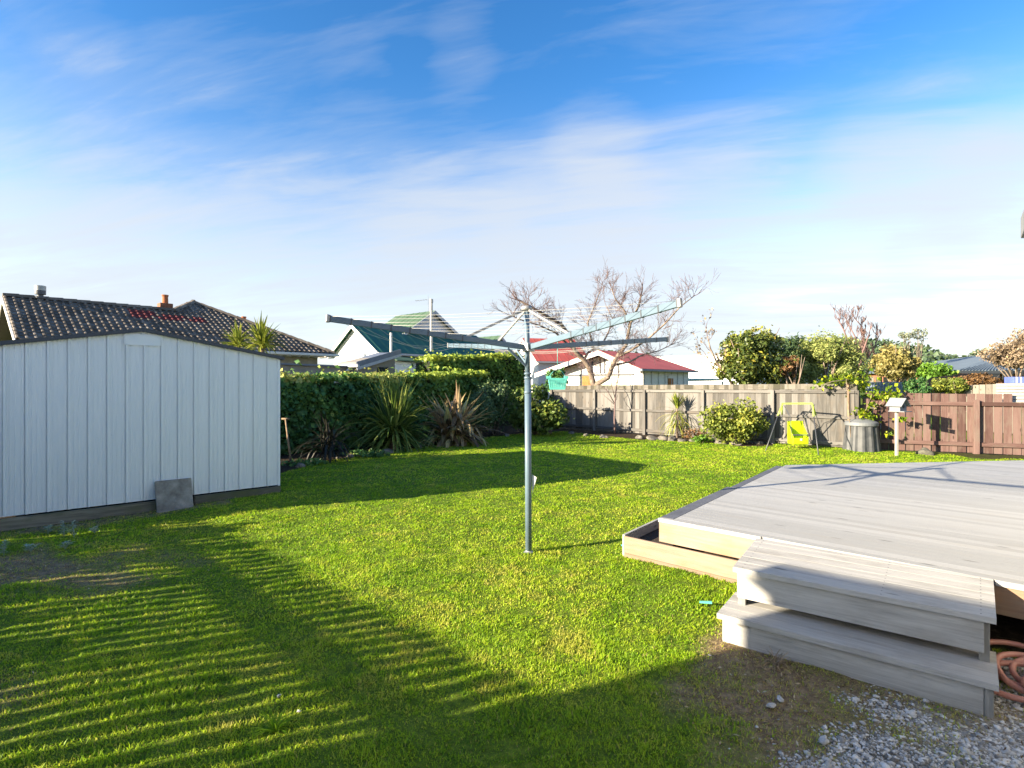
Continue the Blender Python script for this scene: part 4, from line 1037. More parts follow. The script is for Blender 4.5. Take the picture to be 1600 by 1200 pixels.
def bin_():
    c = G(1346, 706); c.y += .3; k = c.y / (c.y - .3); c.x *= k; c.z = float(gz(c.x, c.y)); R = .365 * 12.4 / 12
    zt = P(0, 661, c.y).z - c.z
    root = thing('compost_bin', c, 'round dark grey fluted plastic compost bin with domed lid between the fences', 'compost bin')
    n = 48; fac = lambda k, z: 1 - (.06 if (k // 2) % 2 else 0) * (1 if z < zt - .06 else 0)
    mb = MB(); mb.lathe(c, [(R * 1.02, 0), (R * 1.0, .06), (R * .93, zt * .5), (R * .86, zt - .07), (R * .86, zt)], n, fac); mb.build('body', M['blackplastic'], root)
    mb = MB(); mb.lathe(c, [(R * .89, zt - .055), (R * .91, zt - .05), (R * .91, zt + .015), (R * .87, zt + .03), (R * .5, zt + .085), (R * .12, zt + .11), (R * .1, zt + .115)], 36); mb.build('lid', plain('grey plastic lid', (.15, .16, .17), .55), root)
bin_()

def birdhouse():
    g = G(1401, 712.5); d = g.y
    root = thing('birdhouse', g, 'pale grey wooden birdhouse on a white post in front of the red fence', 'birdhouse')
    mb = MB(); zt = P(0, 643, d).z
    mb.cbox((g.x, g.y, (zt + g.z - .1) / 2), (1, 0, 0), (0, 1, 0), .05, .05, zt - g.z + .1); mb.build('post', M['palewood'], root, bevel=.004)
    z1, z2, zr = P(0, 642, d).z, P(0, 631, d).z, P(0, 622.5, d).z
    w, dp = .22, .22; fx = Vector((.92, .38, 0)).normalized(); fy = Vector((-fx.y, fx.x, 0)); c = Vector((g.x + .03, g.y, 0))
    def q(a, b, z): v = c + fx * a + fy * b; return Vector((v.x, v.y, z))
    mb = MB(); h = w / 2
    prof = [(-h, z1), (h, z1), (h, z2), (0, zr - .012), (-h, z2)]
    n = 5; vs = [q(a, -dp / 2, z) for a, z in prof] + [q(a, dp / 2, z) for a, z in prof]
    mb._add(vs, [(0, 1, 2, 3, 4), (9, 8, 7, 6, 5)] + [((i + 1) % n, i, n + i, n + (i + 1) % n) for i in range(n)]); mb.build('box', M['birdgrey'], root)
    mb = MB()
    for sg in (-1, 1):
        e = sg * (h + .05); ze = z2 - (zr - z2) * .05 / h
        mb.slab([q(0, -dp / 2 - .06, zr + .01), q(e, -dp / 2 - .06, ze + .005), q(e, dp / 2 + .06, ze + .005), q(0, dp / 2 + .06, zr + .01)], .015)
    mb.build('roof', M['birdgrey'], root)
    mb = MB(); ctr = q(.0, -dp / 2 - .002, (z1 + z2) / 2 + .02); mb.tube([ctr + fy * .01, ctr - fy * .003], .036, 18); mb.build('entrance_hole', M['darkvoid'], root)
    mb = MB(); o = q(-h - .02, -dp / 2 - .10, z1 - .016); mb.box(o, fx * (w + .04), fy * (dp + .12), UP * .015); mb.build('floor_board', M['birdgrey'], root)
birdhouse()

def spade():
    g = G(454, 726); t = P(446, 654.5, g.y + .18)
    root = thing('spade', g, 'long wooden handled garden spade with T grip standing by the shed corner', 'spade')
    mb = MB(); mb.tube([g + UP * .10, g.lerp(t, .5) + Vector((.006, 0, 0)), t], [.019, .017, .015], 10); mb.build('shaft', M['toolwood'], root, smooth=True)
    mb = MB(); mb.tube([t + Vector((-.075, 0, .004)), t, t + Vector((.075, 0, .004))], [.015, .019, .015], 10); mb.build('grip', M['toolwood'], root, smooth=True)
    mb = MB(); mb.hexa([g + Vector((-.075, -.01, -.1)), g + Vector((.085, -.01, -.1)), g + Vector((.085, .006, -.1)), g + Vector((-.075, .006, -.1)), g + Vector((-.09, -.012, .06)), g + Vector((.09, -.012, .06)), g + Vector((.09, .006, .06)), g + Vector((-.09, .006, .06))])
    mb.tube([g + UP * .05, g + UP * .17], [.03, .021], 10); mb.build('blade', plain('rusty steel', (.11, .075, .055), .7, .3, var=.4), root, bevel=.002)
spade()

def hose():
    R = random.Random(5); c0 = Vector((2.80, 2.86, float(gz(2.8, 2.86))))
    pts = []; n = 260
    for i in range(n):
        t = i / n; a = t * 2 * math.pi * 5.6
        rr = .165 + .055 * math.sin(a * .41 + 1) + .03 * math.sin(a * 1.7)
        cx = .07 * math.sin(a * .23 + .5); cy = -.30 * t + .15 + .06 * math.cos(a * .31)
        z = .018 + .085 * (.5 + .5 * math.sin(a + 1.1)) * (.3 + .7 * abs(math.sin(a * .17 + .4))) + .05 * t
        pts.append(c0 + Vector((cx + rr * math.cos(a) * 1.05, cy + rr * math.sin(a), z)))
    e = pts[-1]
    for i in range(1, 22):
        t = i / 21; pts.append(Vector((e.x + .12 * math.sin(t * 2.6) - .03 * t + .35 * t * t, e.y - .55 * t, max(float(gz(2.8, 2.4)) + .014, e.z - .25 * t))))
    mb = MB(); mb.tube(pts, .0155, 10)
    mb2 = mb.build('garden_hose', M['hose'], None, smooth=True, origin=c0)
    prop(mb2, 'tangled coil of pinkish brown garden hose on the ground by the steps', 'hose')
hose()

# pegs and litter on the lawn
for (px, py, lab) in ((1102, 949, 'turquoise clothes peg lying in grass left of the lower step'), (977, 858, 'turquoise clothes peg lying at the corner of the planter box')):
    g = G(px, py); mb = MB(); a = rnd.uniform(-.4, .4); dx = Vector((math.cos(a), math.sin(a), 0)); sd = Vector((-dx.y, dx.x, 0))
    for s_ in (-1, 1): mb.bar(g - dx * .04 + sd * .003 * s_ + UP * .035, g + dx * .045 + sd * .008 * s_ + UP * .04, .007, .012)
    mb.tube([g - sd * .009 + UP * .037, g + sd * .009 + UP * .037], .004, 8)
    o = mb.build('clothes_peg', M['turq'], None, origin=g); prop(o, lab, 'clothes peg')
def rock(name, p, r, label, group, mat, flat=.55, seed=0):
    R = np.random.default_rng(seed); bm_v, Fc = rock_np(1, seed)
    import bmesh
    bm = bmesh.new(); bmesh.ops.create_icosphere(bm, subdivisions=3, radius=1)
    k = R.normal(size=(5, 3)); ph = R.uniform(0, 6, 5)
    for v in bm.verts:
        q = np.array(v.co); f = 1 + sum(.09 * math.sin(float(k[i] @ q) * 2.2 + ph[i]) for i in range(5))
        v.co = Vector((q[0] * f * r[0], q[1] * f * r[1], max(q[2], -.5) * f * r[2]))
    me = bpy.data.meshes.new(name); bm.to_mesh(me); bm.free()
    me.polygons.foreach_set('use_smooth', [True] * len(me.polygons))
    o = link(name, me, mat); o.location = p; o.rotation_euler = (0, 0, R.uniform(0, 6)); ORIG[o.name] = Vector(p)
    return prop(o, label, 'stone', group)
stones = [(470, 730, .16), (505, 720, .14), (527, 717, .12), (548, 715, .15), (583, 712, .20), (604, 708, .24), (655, 700, .16), (722, 690, .18), (752, 685, .14), (792, 682, .2), (836, 678, .2), (858, 677, .18), (893, 678, .2), (915, 681, .18), (943, 684, .2),
          (1000, 685, .22), (1020, 687, .28), (1035, 687, .26), (1050, 688, .26), (1066, 690, .22), (1081, 690, .18), (1128, 693, .40), (1150, 695, .25), (1187, 694, .18)]
for i, (px, py, r) in enumerate(stones):
    g = G(px, py); left = px < 950
    rock('edging_stone', g + UP * .015, (r * .62, r * .42, r * .36), 'rounded stone edging the bed below the hedge' if left else 'sunlit pale stone edging the bed before the grey fence', 'stones edging the hedge bed' if left else 'stones edging the fence bed', M['stone'], seed=i)
rock('boulder', G(1446, 710) + UP * .01, (.15, .12, .14), 'dark mossy rock lying at the foot of the red fence', None, M['mossrock'], seed=77)
for i, (px, py, r, lab) in enumerate(((1205, 1106, .022, 'grey pebble lying on bare soil farther from the step'), (1219, 1096, .018, 'white pebble lying on brown soil nearest the step'), (1287, 1161, .025, 'white pebble on soil just outside the gravel edge'), (436, 1091, .012, 'white stone lying flat in the striped shade on the lawn'), (467, 1115, .010, 'small white stone nearest the camera in the striped shade'))):
    rock('pebble', G(px, py) + UP * .012, (r, r * .75, r * .6), lab, None, M['palestone'], seed=200 + i)

# ------------------------------------------------------------------ hedges and garden plants
def box_leaf_pts(a, b, depth, z0, z1, n, seed, lump=.10, z1b=None):
    """points over the lumpy faces of a clipped hedge between ground points a and b"""
    R = np.random.default_rng(seed); a, b = np.array(a[:2]), np.array(b[:2]); L = np.linalg.norm(b - a); d = (b - a) / L; nrm = np.array([d[1], -d[0]])
    if nrm[1] > 0: nrm = -nrm
    z1b = z1b or z1
    face = R.choice(4, n, p=[.62, .26, .06, .06]); s = R.uniform(0, L, n); zz = R.uniform(0, 1, n); dd = R.uniform(0, depth, n)
    top = z1 + (z1b - z1) * s / L
    lumps = lump * (np.sin(s * 3.1 + 2 * np.sin(zz * 4 + s)) + .7 * np.sin(s * 7.3 + zz * 9)) * .6
    z = z0 + zz * (top - z0); off = lumps * (.6 + .4 * zz) + R.normal(0, .055, n) - .05 * (1 - zz) ** 2
    rnd_edge = ss(.82, 1, zz) * .14
    x = np.where(face == 0, -rnd_edge + off, np.where(face == 1, -dd, -dd)); x = np.where(face == 0, x, -dd)
    z = np.where(face == 1, top + lumps * .5 + R.normal(0, .03, n), z)
    z = z + np.where((face == 1) & (R.uniform(0, 1, n) < .16), R.exponential(.055, n), 0)
    s = np.where(face == 2, -.02 + off, np.where(face == 3, L + off, s))
    p = a[None] + d[None] * s[:, None] + nrm[None] * x[:, None]
    o = np.where((face == 0)[:, None], np.array([nrm[0], nrm[1], .25])[None], np.array([0, 0, 1.])[None])
    tint = .40 + .16 * np.sin(s * 2.3 + z * 3.1) + R.normal(0, .16, n) + .45 * (z > top - .10)  # top leaves tinted yellower to paint the sunlight on them
    return np.stack([p[:, 0], p[:, 1], z], 1), o, tint
def hedge(name, label, a, b, depth, z0, z1, n, mat, size, seed, z1b=None, lump=.1):
    root = thing(name, onground(a[0], a[1]), label, 'hedge')
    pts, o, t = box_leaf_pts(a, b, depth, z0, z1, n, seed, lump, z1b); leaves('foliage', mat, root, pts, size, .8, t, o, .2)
    av, bv = Vector((a[0], a[1], 0)), Vector((b[0], b[1], 0)); d = (bv - av).normalized(); nn = Vector((-d.y, d.x, 0)); nn = nn if nn.y > 0 else -nn
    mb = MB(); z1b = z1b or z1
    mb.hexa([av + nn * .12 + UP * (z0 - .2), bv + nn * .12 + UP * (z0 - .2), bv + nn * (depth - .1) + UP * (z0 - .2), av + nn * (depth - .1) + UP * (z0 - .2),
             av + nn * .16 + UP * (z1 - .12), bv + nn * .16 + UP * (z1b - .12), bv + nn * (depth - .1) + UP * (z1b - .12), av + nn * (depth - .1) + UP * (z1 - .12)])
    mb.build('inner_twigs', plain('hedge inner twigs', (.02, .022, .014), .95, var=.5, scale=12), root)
    return root
hedge('ivy_hedge', 'dense dark ivy covered hedge running from the shed behind the flax plants', (-5.6, 10.9), (-2.5, 14.9), 1.1, -.02, 1.66, 15000, M['hedge'], .105, 1, 1.72, .13)
hedge('clipped_hedge', 'clipped hedge with sunlit yellow painted on top between the flax plants and round bushes', (-2.55, 15.0), (-.72, 18.3), 1.0, .02, 1.76, 8000, M['hedgelime'], .105, 2, 1.90, .06)
hedge('tall_hedge', 'taller rough hedge rising behind the clipped hedge left of the clothes pole', (-2.75, 18.6), (.55, 20.8), 1.4, .2, 2.42, 9500, M['hedgelime'], .115, 3, 2.62, .14)

def bush(name, label, c, rad, n, mat, size, seed, cat='bush', clumps=26, asp=.6, clr=.42, stems=6, group=None, flatten=1.):
    g = onground(c[0], c[1]); root = thing(name, g, label, cat, group)
    cc = (c[0], c[1], c[2]); pts, o, t = crown_pts(cc, rad, n, clumps, seed, clr, zmin=g.z + .02, flatten=flatten)
    leaves('foliage', mat, root, pts, size, asp, t, o)
    R = random.Random(seed); mb = MB()
    for k in range(stems):
        e = Vector((c[0] + R.uniform(-.75, .75) * rad[0], c[1] + R.uniform(-.7, .7) * rad[1], c[2] + R.uniform(-.1, .75) * rad[2]))
        b = g + Vector((R.uniform(-.12, .12) * rad[0], R.uniform(-.1, .1) * rad[1], -.03)); m = b.lerp(e, .5) + Vector((0, 0, .12 * rad[2]))
        mb.tube([b, m, e], [.022 * rad[2] + .006, .012 * rad[2] + .004, .004], 5)
    mb.build('stem', M['bark'], root, smooth=True); return root
q = G(748, 684); bush('round_bush', 'dull green round clipped bush just right of the brown flax', (-.93, 16.0, .78), (.55, .55, .70), 3600, M['roundbush'], .075, 21, clr=.5, clumps=34)
bush('round_bush', 'larger dull green round bush between the brown flax and the clothes pole', (-.62, 16.7, .92), (.72, .6, .82), 4300, M['roundbush'], .075, 22, clr=.5, clumps=34)
bush('laurel_shrub', 'glossy green laurel shrub at the left end of the grey fence behind the clothes pole', (.78, 16.7, .72), (.98, .75, .86), 5200, M['laurel'], .115, 23, 'shrub')
bush('yellow_shrub', 'bushy yellow green shrub against the grey fence left of the toddler swing', (5.72, 13.95, .62), (.90, .48, .70), 5200, M['shrub'], .085, 24, 'shrub', clr=.36, clumps=34, stems=12)
bush('leafy_weed', 'low green weed clump at the base of the yellow shrub', (4.95, 14.15, .1), (.32, .22, .14), 500, M['bright'], .06, 25, 'weed', stems=2)
bush('garden_plant', 'small russet dried plant at the foot of the spiky cabbage tree', (4.95, 14.75, .16), (.5, .3, .22), 500, M['brownleaf'], .055, 26, 'plant', stems=5)
bush('leafy_weed', 'low green ground plant under the hedge beside the spade', (-4.05, 10.45, .02), (.55, .3, .12), 700, M['hedge'], .06, 27, 'weed', stems=1)
bush('leafy_weed', 'low green ground plant under the hedge left of the green flax', (-3.1, 11.6, .04), (.6, .3, .12), 700, M['hedge'], .06, 28, 'weed', stems=1)

def straps(name, label, c, n, L, w, mat, seed, tilt, droop, cat='flax', z0=0.0, rbase=.1, fold=0, parent=None, part='leaves', tb=(0, 1), pw=1.0):
    R = random.Random(seed)
    root = parent or thing(name, onground(c[0], c[1]), label, cat)
    mb = MB(); st = rnd.getstate(); rnd.seed(seed)
    for k in range(n):
        az = R.uniform(0, 6.283); ti = tilt[0] + (tilt[1] - tilt[0]) * R.random() ** pw
        d = Vector((math.sin(ti) * math.cos(az), math.sin(ti) * math.sin(az), math.cos(ti)))
        b = Vector((c[0] + R.uniform(-1, 1) * rbase, c[1] + R.uniform(-1, 1) * rbase, (c[2] if len(c) > 2 else float(gz(c[0], c[1]))) + R.uniform(0, z0)))
        mb.strap(b, d, L * R.uniform(.7, 1.12), w * R.uniform(.75, 1.25), droop * R.uniform(.4, 1.5) * (.35 + ti), 7, R.uniform(*tb), fold=R.uniform(.45, .8) if R.random() < fold else None)
    mb.build(part, mat, root); rnd.setstate(st); return root
for i_, (p_, h_) in enumerate(SHADE_SHRUBS):
    bush('shade_shrub', ('unseen rounded shrub added for shade behind the side fence nearest the shed', 'unseen rounded shrub added for shade behind the side fence second from the shed', 'unseen rounded shrub added for shade behind the side fence third from the shed', 'fourth unseen rounded shrub added for shade behind the side fence', 'fifth unseen rounded shrub added for shade behind the side fence', 'lowest unseen rounded shrub added for shade behind the side fence')[i_], (p_.x, p_.y, h_ * .5), (.55, .4, h_ * .6), 2600, M['laurel'], .10, 90 + i_, 'shrub', group='unseen shrubs added to shade the lawn')
g = G(612, 703)
t_ = straps('green_flax', 'large green spiky strap leaved plant in front of the hedge', (g.x, g.y + .2, .12), 330, 1.40, .046, M['flax'], 31, (.02, 1.75), .42, 'flax', .45, .13, pw=.9)
mb = MB(); mb.tube([(g.x, g.y + .2, -.1), (g.x, g.y + .2, .55)], [.13, .08], 9); mb.build('stem', M['bark'], t_, smooth=True)
g = G(706, 695)
straps('brown_flax', 'brown and olive broad leaved flax fanning out beside the round bushes', (g.x, g.y + .2, .05), 230, 1.25, .115, M['brownflax'], 32, (.02, 1.55), .45, 'flax', .3, .22, fold=.3, pw=.75)
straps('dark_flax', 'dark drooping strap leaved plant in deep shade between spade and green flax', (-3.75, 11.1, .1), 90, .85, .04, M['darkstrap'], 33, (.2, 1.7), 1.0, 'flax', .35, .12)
g = G(1058, 684)
ct = thing('cabbage_tree', g, 'young spiky cabbage tree with drooping lower leaves before the grey fence', 'cabbage tree')
mb = MB(); mb.tube([g - UP * .1, g + UP * .85], [.04, .03], 8); mb.build('trunk', M['bark'], ct, smooth=True)
straps('', '', (g.x, g.y, .80), 46, .48, .035, M['yucca'], 34, (.03, .75), .25, parent=ct, part='crown', z0=.12, rbase=.03)
straps('', '', (g.x, g.y, .35), 70, .72, .024, M['shrub'], 35, (1.0, 2.1), .9, parent=ct, part='skirt_leaves', z0=.45, rbase=.03)
# yuccas whose heads stand over the shed roof
for (px, py, d, L, lab, sd) in ((371, 538, 11.6, .46, 'smaller yellow green yucca head above the shed roof', 41), (409, 538, 11.2, .58, 'larger yellow green yucca head nearest the right end of the shed roof', 42)):
    p = P(px, py, d); y = thing('yucca', onground(p.x, p.y), lab, 'yucca', 'yuccas behind the shed')
    mb = MB(); mb.tube([onground(p.x, p.y, -.1), Vector((p.x + .03, p.y, p.z * .5)), p - UP * .05], [.09, .07, .055], 8); mb.build('trunk', M['bark'], y, smooth=True)
    straps('', '', (p.x, p.y, p.z - .12), 95, L, .045, M['yucca'], sd, (.03, 1.75), .28, parent=y, part='crown', z0=.2, rbase=.04, tb=(.2, 1))

# silver weeds at the shed foot
R_ = random.Random(3)
for i, (px, py, h, lab) in enumerate(((100, 838, .16, 'silver green weed with tall stalk left of the other two by the shed base'), (116, 840, .17, 'tallest silver green weed by the shed base'), (102, 858, .08, 'short silver weed lower on the bare strip below the tall pair'), (48, 862, .08, 'small silver green weed at the left end of the bare strip'), (147, 833, .07, 'low silver weed right of the tall pair at the shed base'), (6, 868, .16, 'thin dry stalked weed at the left edge of the picture'), (75, 834, .09, 'short green weed under the shed skid left of the tall pair'))):
    g = G(px, py); o = thing('silver_weed', g, lab, 'weed', 'weeds along the shed base'); mb = MB(); mb2 = MB()
    for s_ in range(3):
        e = g + Vector((R_.uniform(-.04, .04), R_.uniform(-.03, .03), h * R_.uniform(.7, 1.05))); mb2.tube([g - UP * .01, e], [.003, .0015], 4)
        for k in range(11):
            f = .15 + .85 * k / 11; p = g.lerp(e, f); a = R_.uniform(0, 6.28)
            mb.strap(p, Vector((math.cos(a), math.sin(a), .8)), .05 * R_.uniform(.7, 1.3), .012, .5, 3, R_.random())
    mb2.build('stalk', M['silver'], o); mb.build('leaves', M['silver'], o)
g = G(430, 1142)
straps('grass_tuft', 'coarse bright grass tuft spreading in the striped shade', (g.x, g.y, g.z), 70, .13, .0032, M['grass'], 51, (.3, 1.35), .7, 'grass tuft', .0, .015, tb=(.1, .5))
g = G(1212, 1040)
straps('dry_grass_tuft', 'pale dry grass tuft on the bare soil in front of the step', (g.x, g.y, g.z), 60, .12, .004, M['greyleaf'], 52, (.4, 1.4), .7, 'grass tuft', .0, .03)

# vine on a stake between the fences
g = G(1327, 702); vt = P(1325, 590, g.y)
vr = thing('vine_stake', g, 'slim timber stake standing in the gap between the two fences', 'stake')
mb = MB(); mb.tube([g - UP * .1, vt], .028, 8); mb.each('pole', M['toolwood'], vr, smooth=True)
vn = thing('grape_vine', g + Vector((.12, .05, 0)), 'lime green grape vine climbing over the fence ends behind the compost bin', 'vine')
vp = []; Rv = np.random.default_rng(5)
for (px, py, d, sp, n) in ((1285, 600, 12.95, .13, 32), (1300, 595, 12.9, .13, 50), (1320, 593, 12.8, .16, 70), (1345, 594, 12.9, .2, 60), (1350, 606, 13.0, .22, 90), (1362, 620, 12.75, .13, 45), (1380, 618, 12.5, .11, 40), (1390, 622, 12.45, .12, 50), (1400, 618, 12.45, .10, 30), (1345, 645, 12.6, .10, 36), (1360, 651, 12.6, .12, 44), (1408, 657, 12.3, .08, 22), (1390, 678, 12.35, .08, 10), (1390, 605, 12.5, .07, 14), (1362, 634, 12.6, .07, 14)):
    c = np.array(P(px, py, d)); vp.append(c + Rv.normal(size=(n, 3)) * sp * np.array([1, .5, .6]))
vp = np.concatenate(vp); leaves('foliage', M['vine'], vn, vp, .082, .8, upbias=.1)
mb = MB()
for (a_, b_) in (((1330, 690), (1322, 592)), ((1335, 690), (1362, 618)), ((1365, 640), (1400, 616)), ((1345, 690), (1360, 650)), ((1390, 625), (1408, 660)), ((1320, 594), (1282, 602))):
    p, r = P(*a_, 12.6), P(*b_, 12.6); mb.tube([p, p.lerp(r, .5) + Vector((.02, .03, .03)), r], [.012, .009, .005], 5)
mb.build('stem', M['bark'], vn, smooth=True)

# ------------------------------------------------------------------ bare trees
def bare_tree(name, label, base, limbs, d0, seed, mat, twig, levels, L, r, part_mat=None, spread=.75, shrink=.72, kids=(2, 3), every=1, cat='tree', up=.12, up0=.5, wob=.16, rmin=.0015):
    R = random.Random(seed); root = thing(name, base, label, cat); mb = MB(); tw = MB(); tips = []
    for pts, r0 in limbs:
        w = [P(x, y, d) for x, y, d in pts]; n = len(w); rs = [r0 * (1 - .72 * i / (n - 1)) for i in range(n)]
        mb.tube(w, rs, 9); tw = MB()
        for i in range(1, n):
            for k in range(every):
                f = R.random(); p = w[i - 1].lerp(w[i], f); dr = (w[i] - w[i - 1]).normalized()
                if i == 1 and f < .6: continue
                ax = Vector((R.gauss(0, 1), R.gauss(0, .8), R.gauss(.2, .6))).normalized()
                grow(tw, p, dr * .6 + ax + Vector((0, 0, up0)), L * R.uniform(.6, 1.1), r * R.uniform(.7, 1.1), levels, R, tips, 4, wob, up, kids, spread, shrink, 5, .35, rmin)
        grow(tw, w[-1], (w[-1] - w[-2]), L, rs[-1], levels, R, tips, 4, wob, up, kids, spread, shrink, 5, .35, rmin)
        tw.build('branch', twig, root, smooth=True)
    mb.build('trunk', mat, root, smooth=True)
    return root, tips
bt = onground(3.3, 21, 0)
bare_tree('bare_tree', 'bare spreading tree with two forked trunks behind the grey fence', bt, [
    ([(928, 660, 21), (928, 603, 21), (921, 575, 21), (912, 562, 21), (898, 548, 20.8), (890, 525, 20.6), (878, 508, 20.3), (858, 496, 20), (836, 483, 19.8), (812, 470, 19.5)], .125),
    ([(912, 563, 21), (918, 552, 21), (928, 545, 21.2), (925, 535, 21.3), (918, 505, 21.4), (930, 475, 21.5), (938, 455, 21.6)], .055),
    ([(898, 548, 20.8), (868, 520, 20.4), (842, 508, 20.2), (815, 500, 19.6), (795, 492, 19.3)], .042),
    ([(928, 603, 21), (950, 590, 20.8), (958, 570, 20.7), (966, 555, 20.7), (978, 540, 20.6), (985, 505, 20.4), (998, 478, 20.2), (1002, 460, 20)], .11),
    ([(966, 557, 20.7), (985, 548, 20.5), (1012, 530, 20.2), (1040, 505, 20), (1062, 480, 19.8), (1085, 462, 19.6)], .055),
    ([(958, 571, 20.7), (985, 565, 21.2), (1002, 555, 21.5), (1030, 548, 22), (1050, 538, 22.3)], .045),
    ([(985, 505, 20.4), (975, 485, 20.3), (962, 468, 20.2), (955, 450, 20)], .045),
    ([(940, 540, 21.2), (950, 520, 21.6), (958, 500, 22), (948, 480, 22.2)], .04)], 21, 3, M['bark'], M['twig'], 3, .40, .012, kids=(2, 3), every=6, spread=.66, up0=.35, up=.05, shrink=.85, rmin=.0045, wob=.11)
sp = G(961, 678)
bare_tree('sapling', 'slender leafless sapling with red brown twigs before the grey fence', sp, [
    ([(961, 680, sp.y), (960, 655, sp.y), (961, 628, sp.y), (963, 605, sp.y), (968, 580, sp.y), (975, 562, sp.y)], .032),
    ([(960, 630, sp.y), (950, 612, sp.y), (938, 600, sp.y), (930, 588, sp.y)], .016), ([(961, 622, sp.y), (955, 600, sp.y - .1), (957, 580, sp.y - .1)], .014),
    ([(960, 632, sp.y), (949, 622, sp.y + .1), (938, 613, sp.y + .1)], .012)], 17, 8, M['twig'], M['twig'], 1, .34, .008, kids=(1, 2), spread=.5, up0=.9)
pb = onground(16.0, 26)
bare_tree('purple_bare_tree', 'tall fine twigged purple brown bare tree behind the olive tree', pb, [
    ([(1338, 610, 25), (1338, 575, 25), (1330, 545, 25), (1318, 515, 25), (1310, 500, 25)], .06),
    ([(1338, 590, 25), (1346, 560, 25), (1350, 530, 25), (1345, 508, 25), (1335, 497, 25)], .06),
    ([(1340, 590, 25), (1352, 565, 25.3), (1365, 545, 25.3), (1372, 528, 25.3)], .06),
    ([(1340, 590, 25), (1334, 560, 24.7), (1338, 530, 24.6), (1325, 505, 24.6)], .06),
    ([(1342, 600, 25), (1360, 575, 25), (1378, 555, 25)], .08),
    ([(1338, 600, 25), (1348, 550, 24.5), (1358, 522, 24.5)], .08)], 25, 9, M['purplebark'], M['purplebark'], 4, .31, .014, kids=(2, 3), every=4, rmin=.0065, spread=.5, up0=.9, up=.3)

def tree(name, label, px, pyc, d, rad, n, mat, size, seed, trunk=None, clumps=30, clr=.4, asp=.55, extra=(), group=None, bark=None, shell=.5):
    c = P(px, pyc, d); g = onground(c.x, c.y); root = thing(name, g, label, 'tree', group); R = random.Random(seed)
    pts, o, t = crown_pts(c, rad, n, clumps, seed, clr, shell)
    for (ex, ey, ed, er, en) in extra:
        p2, o2, t2 = crown_pts(P(ex, ey, ed), er, en, 12, seed + ex, .5, shell); pts = np.concatenate([pts, p2]); o = np.concatenate([o, o2]); t = np.concatenate([t, t2])
    k = pts[:, 2] > .15; leaves('crown', mat, root, pts[k], size, asp, t[k], o[k])
    mb = MB(); r0 = trunk or .05 * rad[2] + .03
    fork = g.lerp(c, .45)
    mb.tube([g - UP * .15, g.lerp(c, .2) + Vector((R.uniform(-.05, .05), 0, 0)), fork], [r0 * 1.2, r0, r0 * .85], 9)
    for k in range(9):
        e = c + Vector((R.uniform(-.8, .8) * rad[0], R.uniform(-.8, .8) * rad[1], R.uniform(-.2, .85) * rad[2])); m = fork.lerp(e, .5) + Vector((R.uniform(-.1, .1), R.uniform(-.1, .1), .12 * rad[2]))
        mb.tube([fork, m, e], [r0 * .6, r0 * .35, r0 * .1], 6)
    mb.build('trunk', bark or M['bark'], root, smooth=True); return root
tree('glossy_tree', 'dark glossy evergreen tree with yellowed leaves behind the grey fence', 1170, 556, 16.5, (1.05, 1.0, 1.00), 10500, M['magnolia'], .115, 61, clumps=34, extra=((1150, 578, 16.2, (.7, .7, .6), 1500), (1190, 585, 16.3, (.8, .7, .5), 1400)))
dg = onground(6.6, 16.6)
_, tp = bare_tree('dry_shrub', 'half bare dry branched shrub left of the glossy evergreen tree', dg, [([(1150, 612, 16.4), (1138, 590, 16.3), (1122, 570, 16.2), (1110, 545, 16.2), (1105, 525, 16.2)], .05), ([(1135, 588, 16.4), (1118, 582, 16.4), (1100, 550, 16.4)], .03)], 16, 14, M['bark'], M['twig'], 2, .42, .011, kids=(2, 3), spread=.7, every=2)
pts = np.array([tuple(t) for t in tp]); k = NR.uniform(0, 1, len(pts)) < .45; leaves('foliage', M['greyleaf'], bpy.data.objects[_.name], pts[k] + NR.normal(size=(k.sum(), 3)) * .04, .085, .6)
tree('conifer', 'dark green conifer top between the glossy and the olive tree', 1243, 556, 27, (1.3, 1.1, 1.2), 3200, M['conifer'], .15, 63, clumps=22)
tree('olive_tree', 'pale olive green wide bushy tree behind the end of the grey fence', 1291, 566, 16.8, (1.18, .9, .95), 12000, M['olive'], .082, 64, clumps=40, clr=.34, asp=.4, extra=((1245, 584, 16.5, (.6, .5, .5), 1800), (1318, 548, 17, (.5, .5, .55), 1200), (1335, 584, 16.9, (.55, .5, .5), 1500), (1270, 545, 17, (.5, .5, .5), 1000)))
tree('russet_shrub', 'reddish brown shrub in the gap between glossy tree and olive tree', 1238, 574, 16.0, (.5, .4, .45), 700, M['brownleaf'], .10, 65, clumps=12)
tree('dark_shrub', 'dark green shrub filling the gap under the conifer behind the fence', 1236, 590, 17.6, (.75, .5, .55), 2200, M['conifer'], .10, 68, clumps=18)
tree('golden_tree', 'golden brown rounded tree beyond the red fence', 1400, 566, 24, (.98, .9, .92), 4600, M['gold'], .15, 66, clumps=34, clr=.36)
tree('bright_bush', 'bright green wide bush right of the golden tree', 1455, 581, 34, (1.55, 1.0, .72), 3600, M['bright'], .19, 67, clumps=26)
for (px, py, d, rx, rz, top, lab, sd) in ((1416, 525, 46, .65, .42, 525, 'shorter thin gum tree left of its taller neighbour', 71), (1437, 522, 46, .85, .75, 515, 'taller thin gum tree standing above the bright green bush', 72)):
    tree('gum_tree', lab, px, py, d, (rx, .6, rz), 300, M['gum'], .17, sd, .05, clumps=12, clr=.45, group='thin gum trees beyond the red fence')
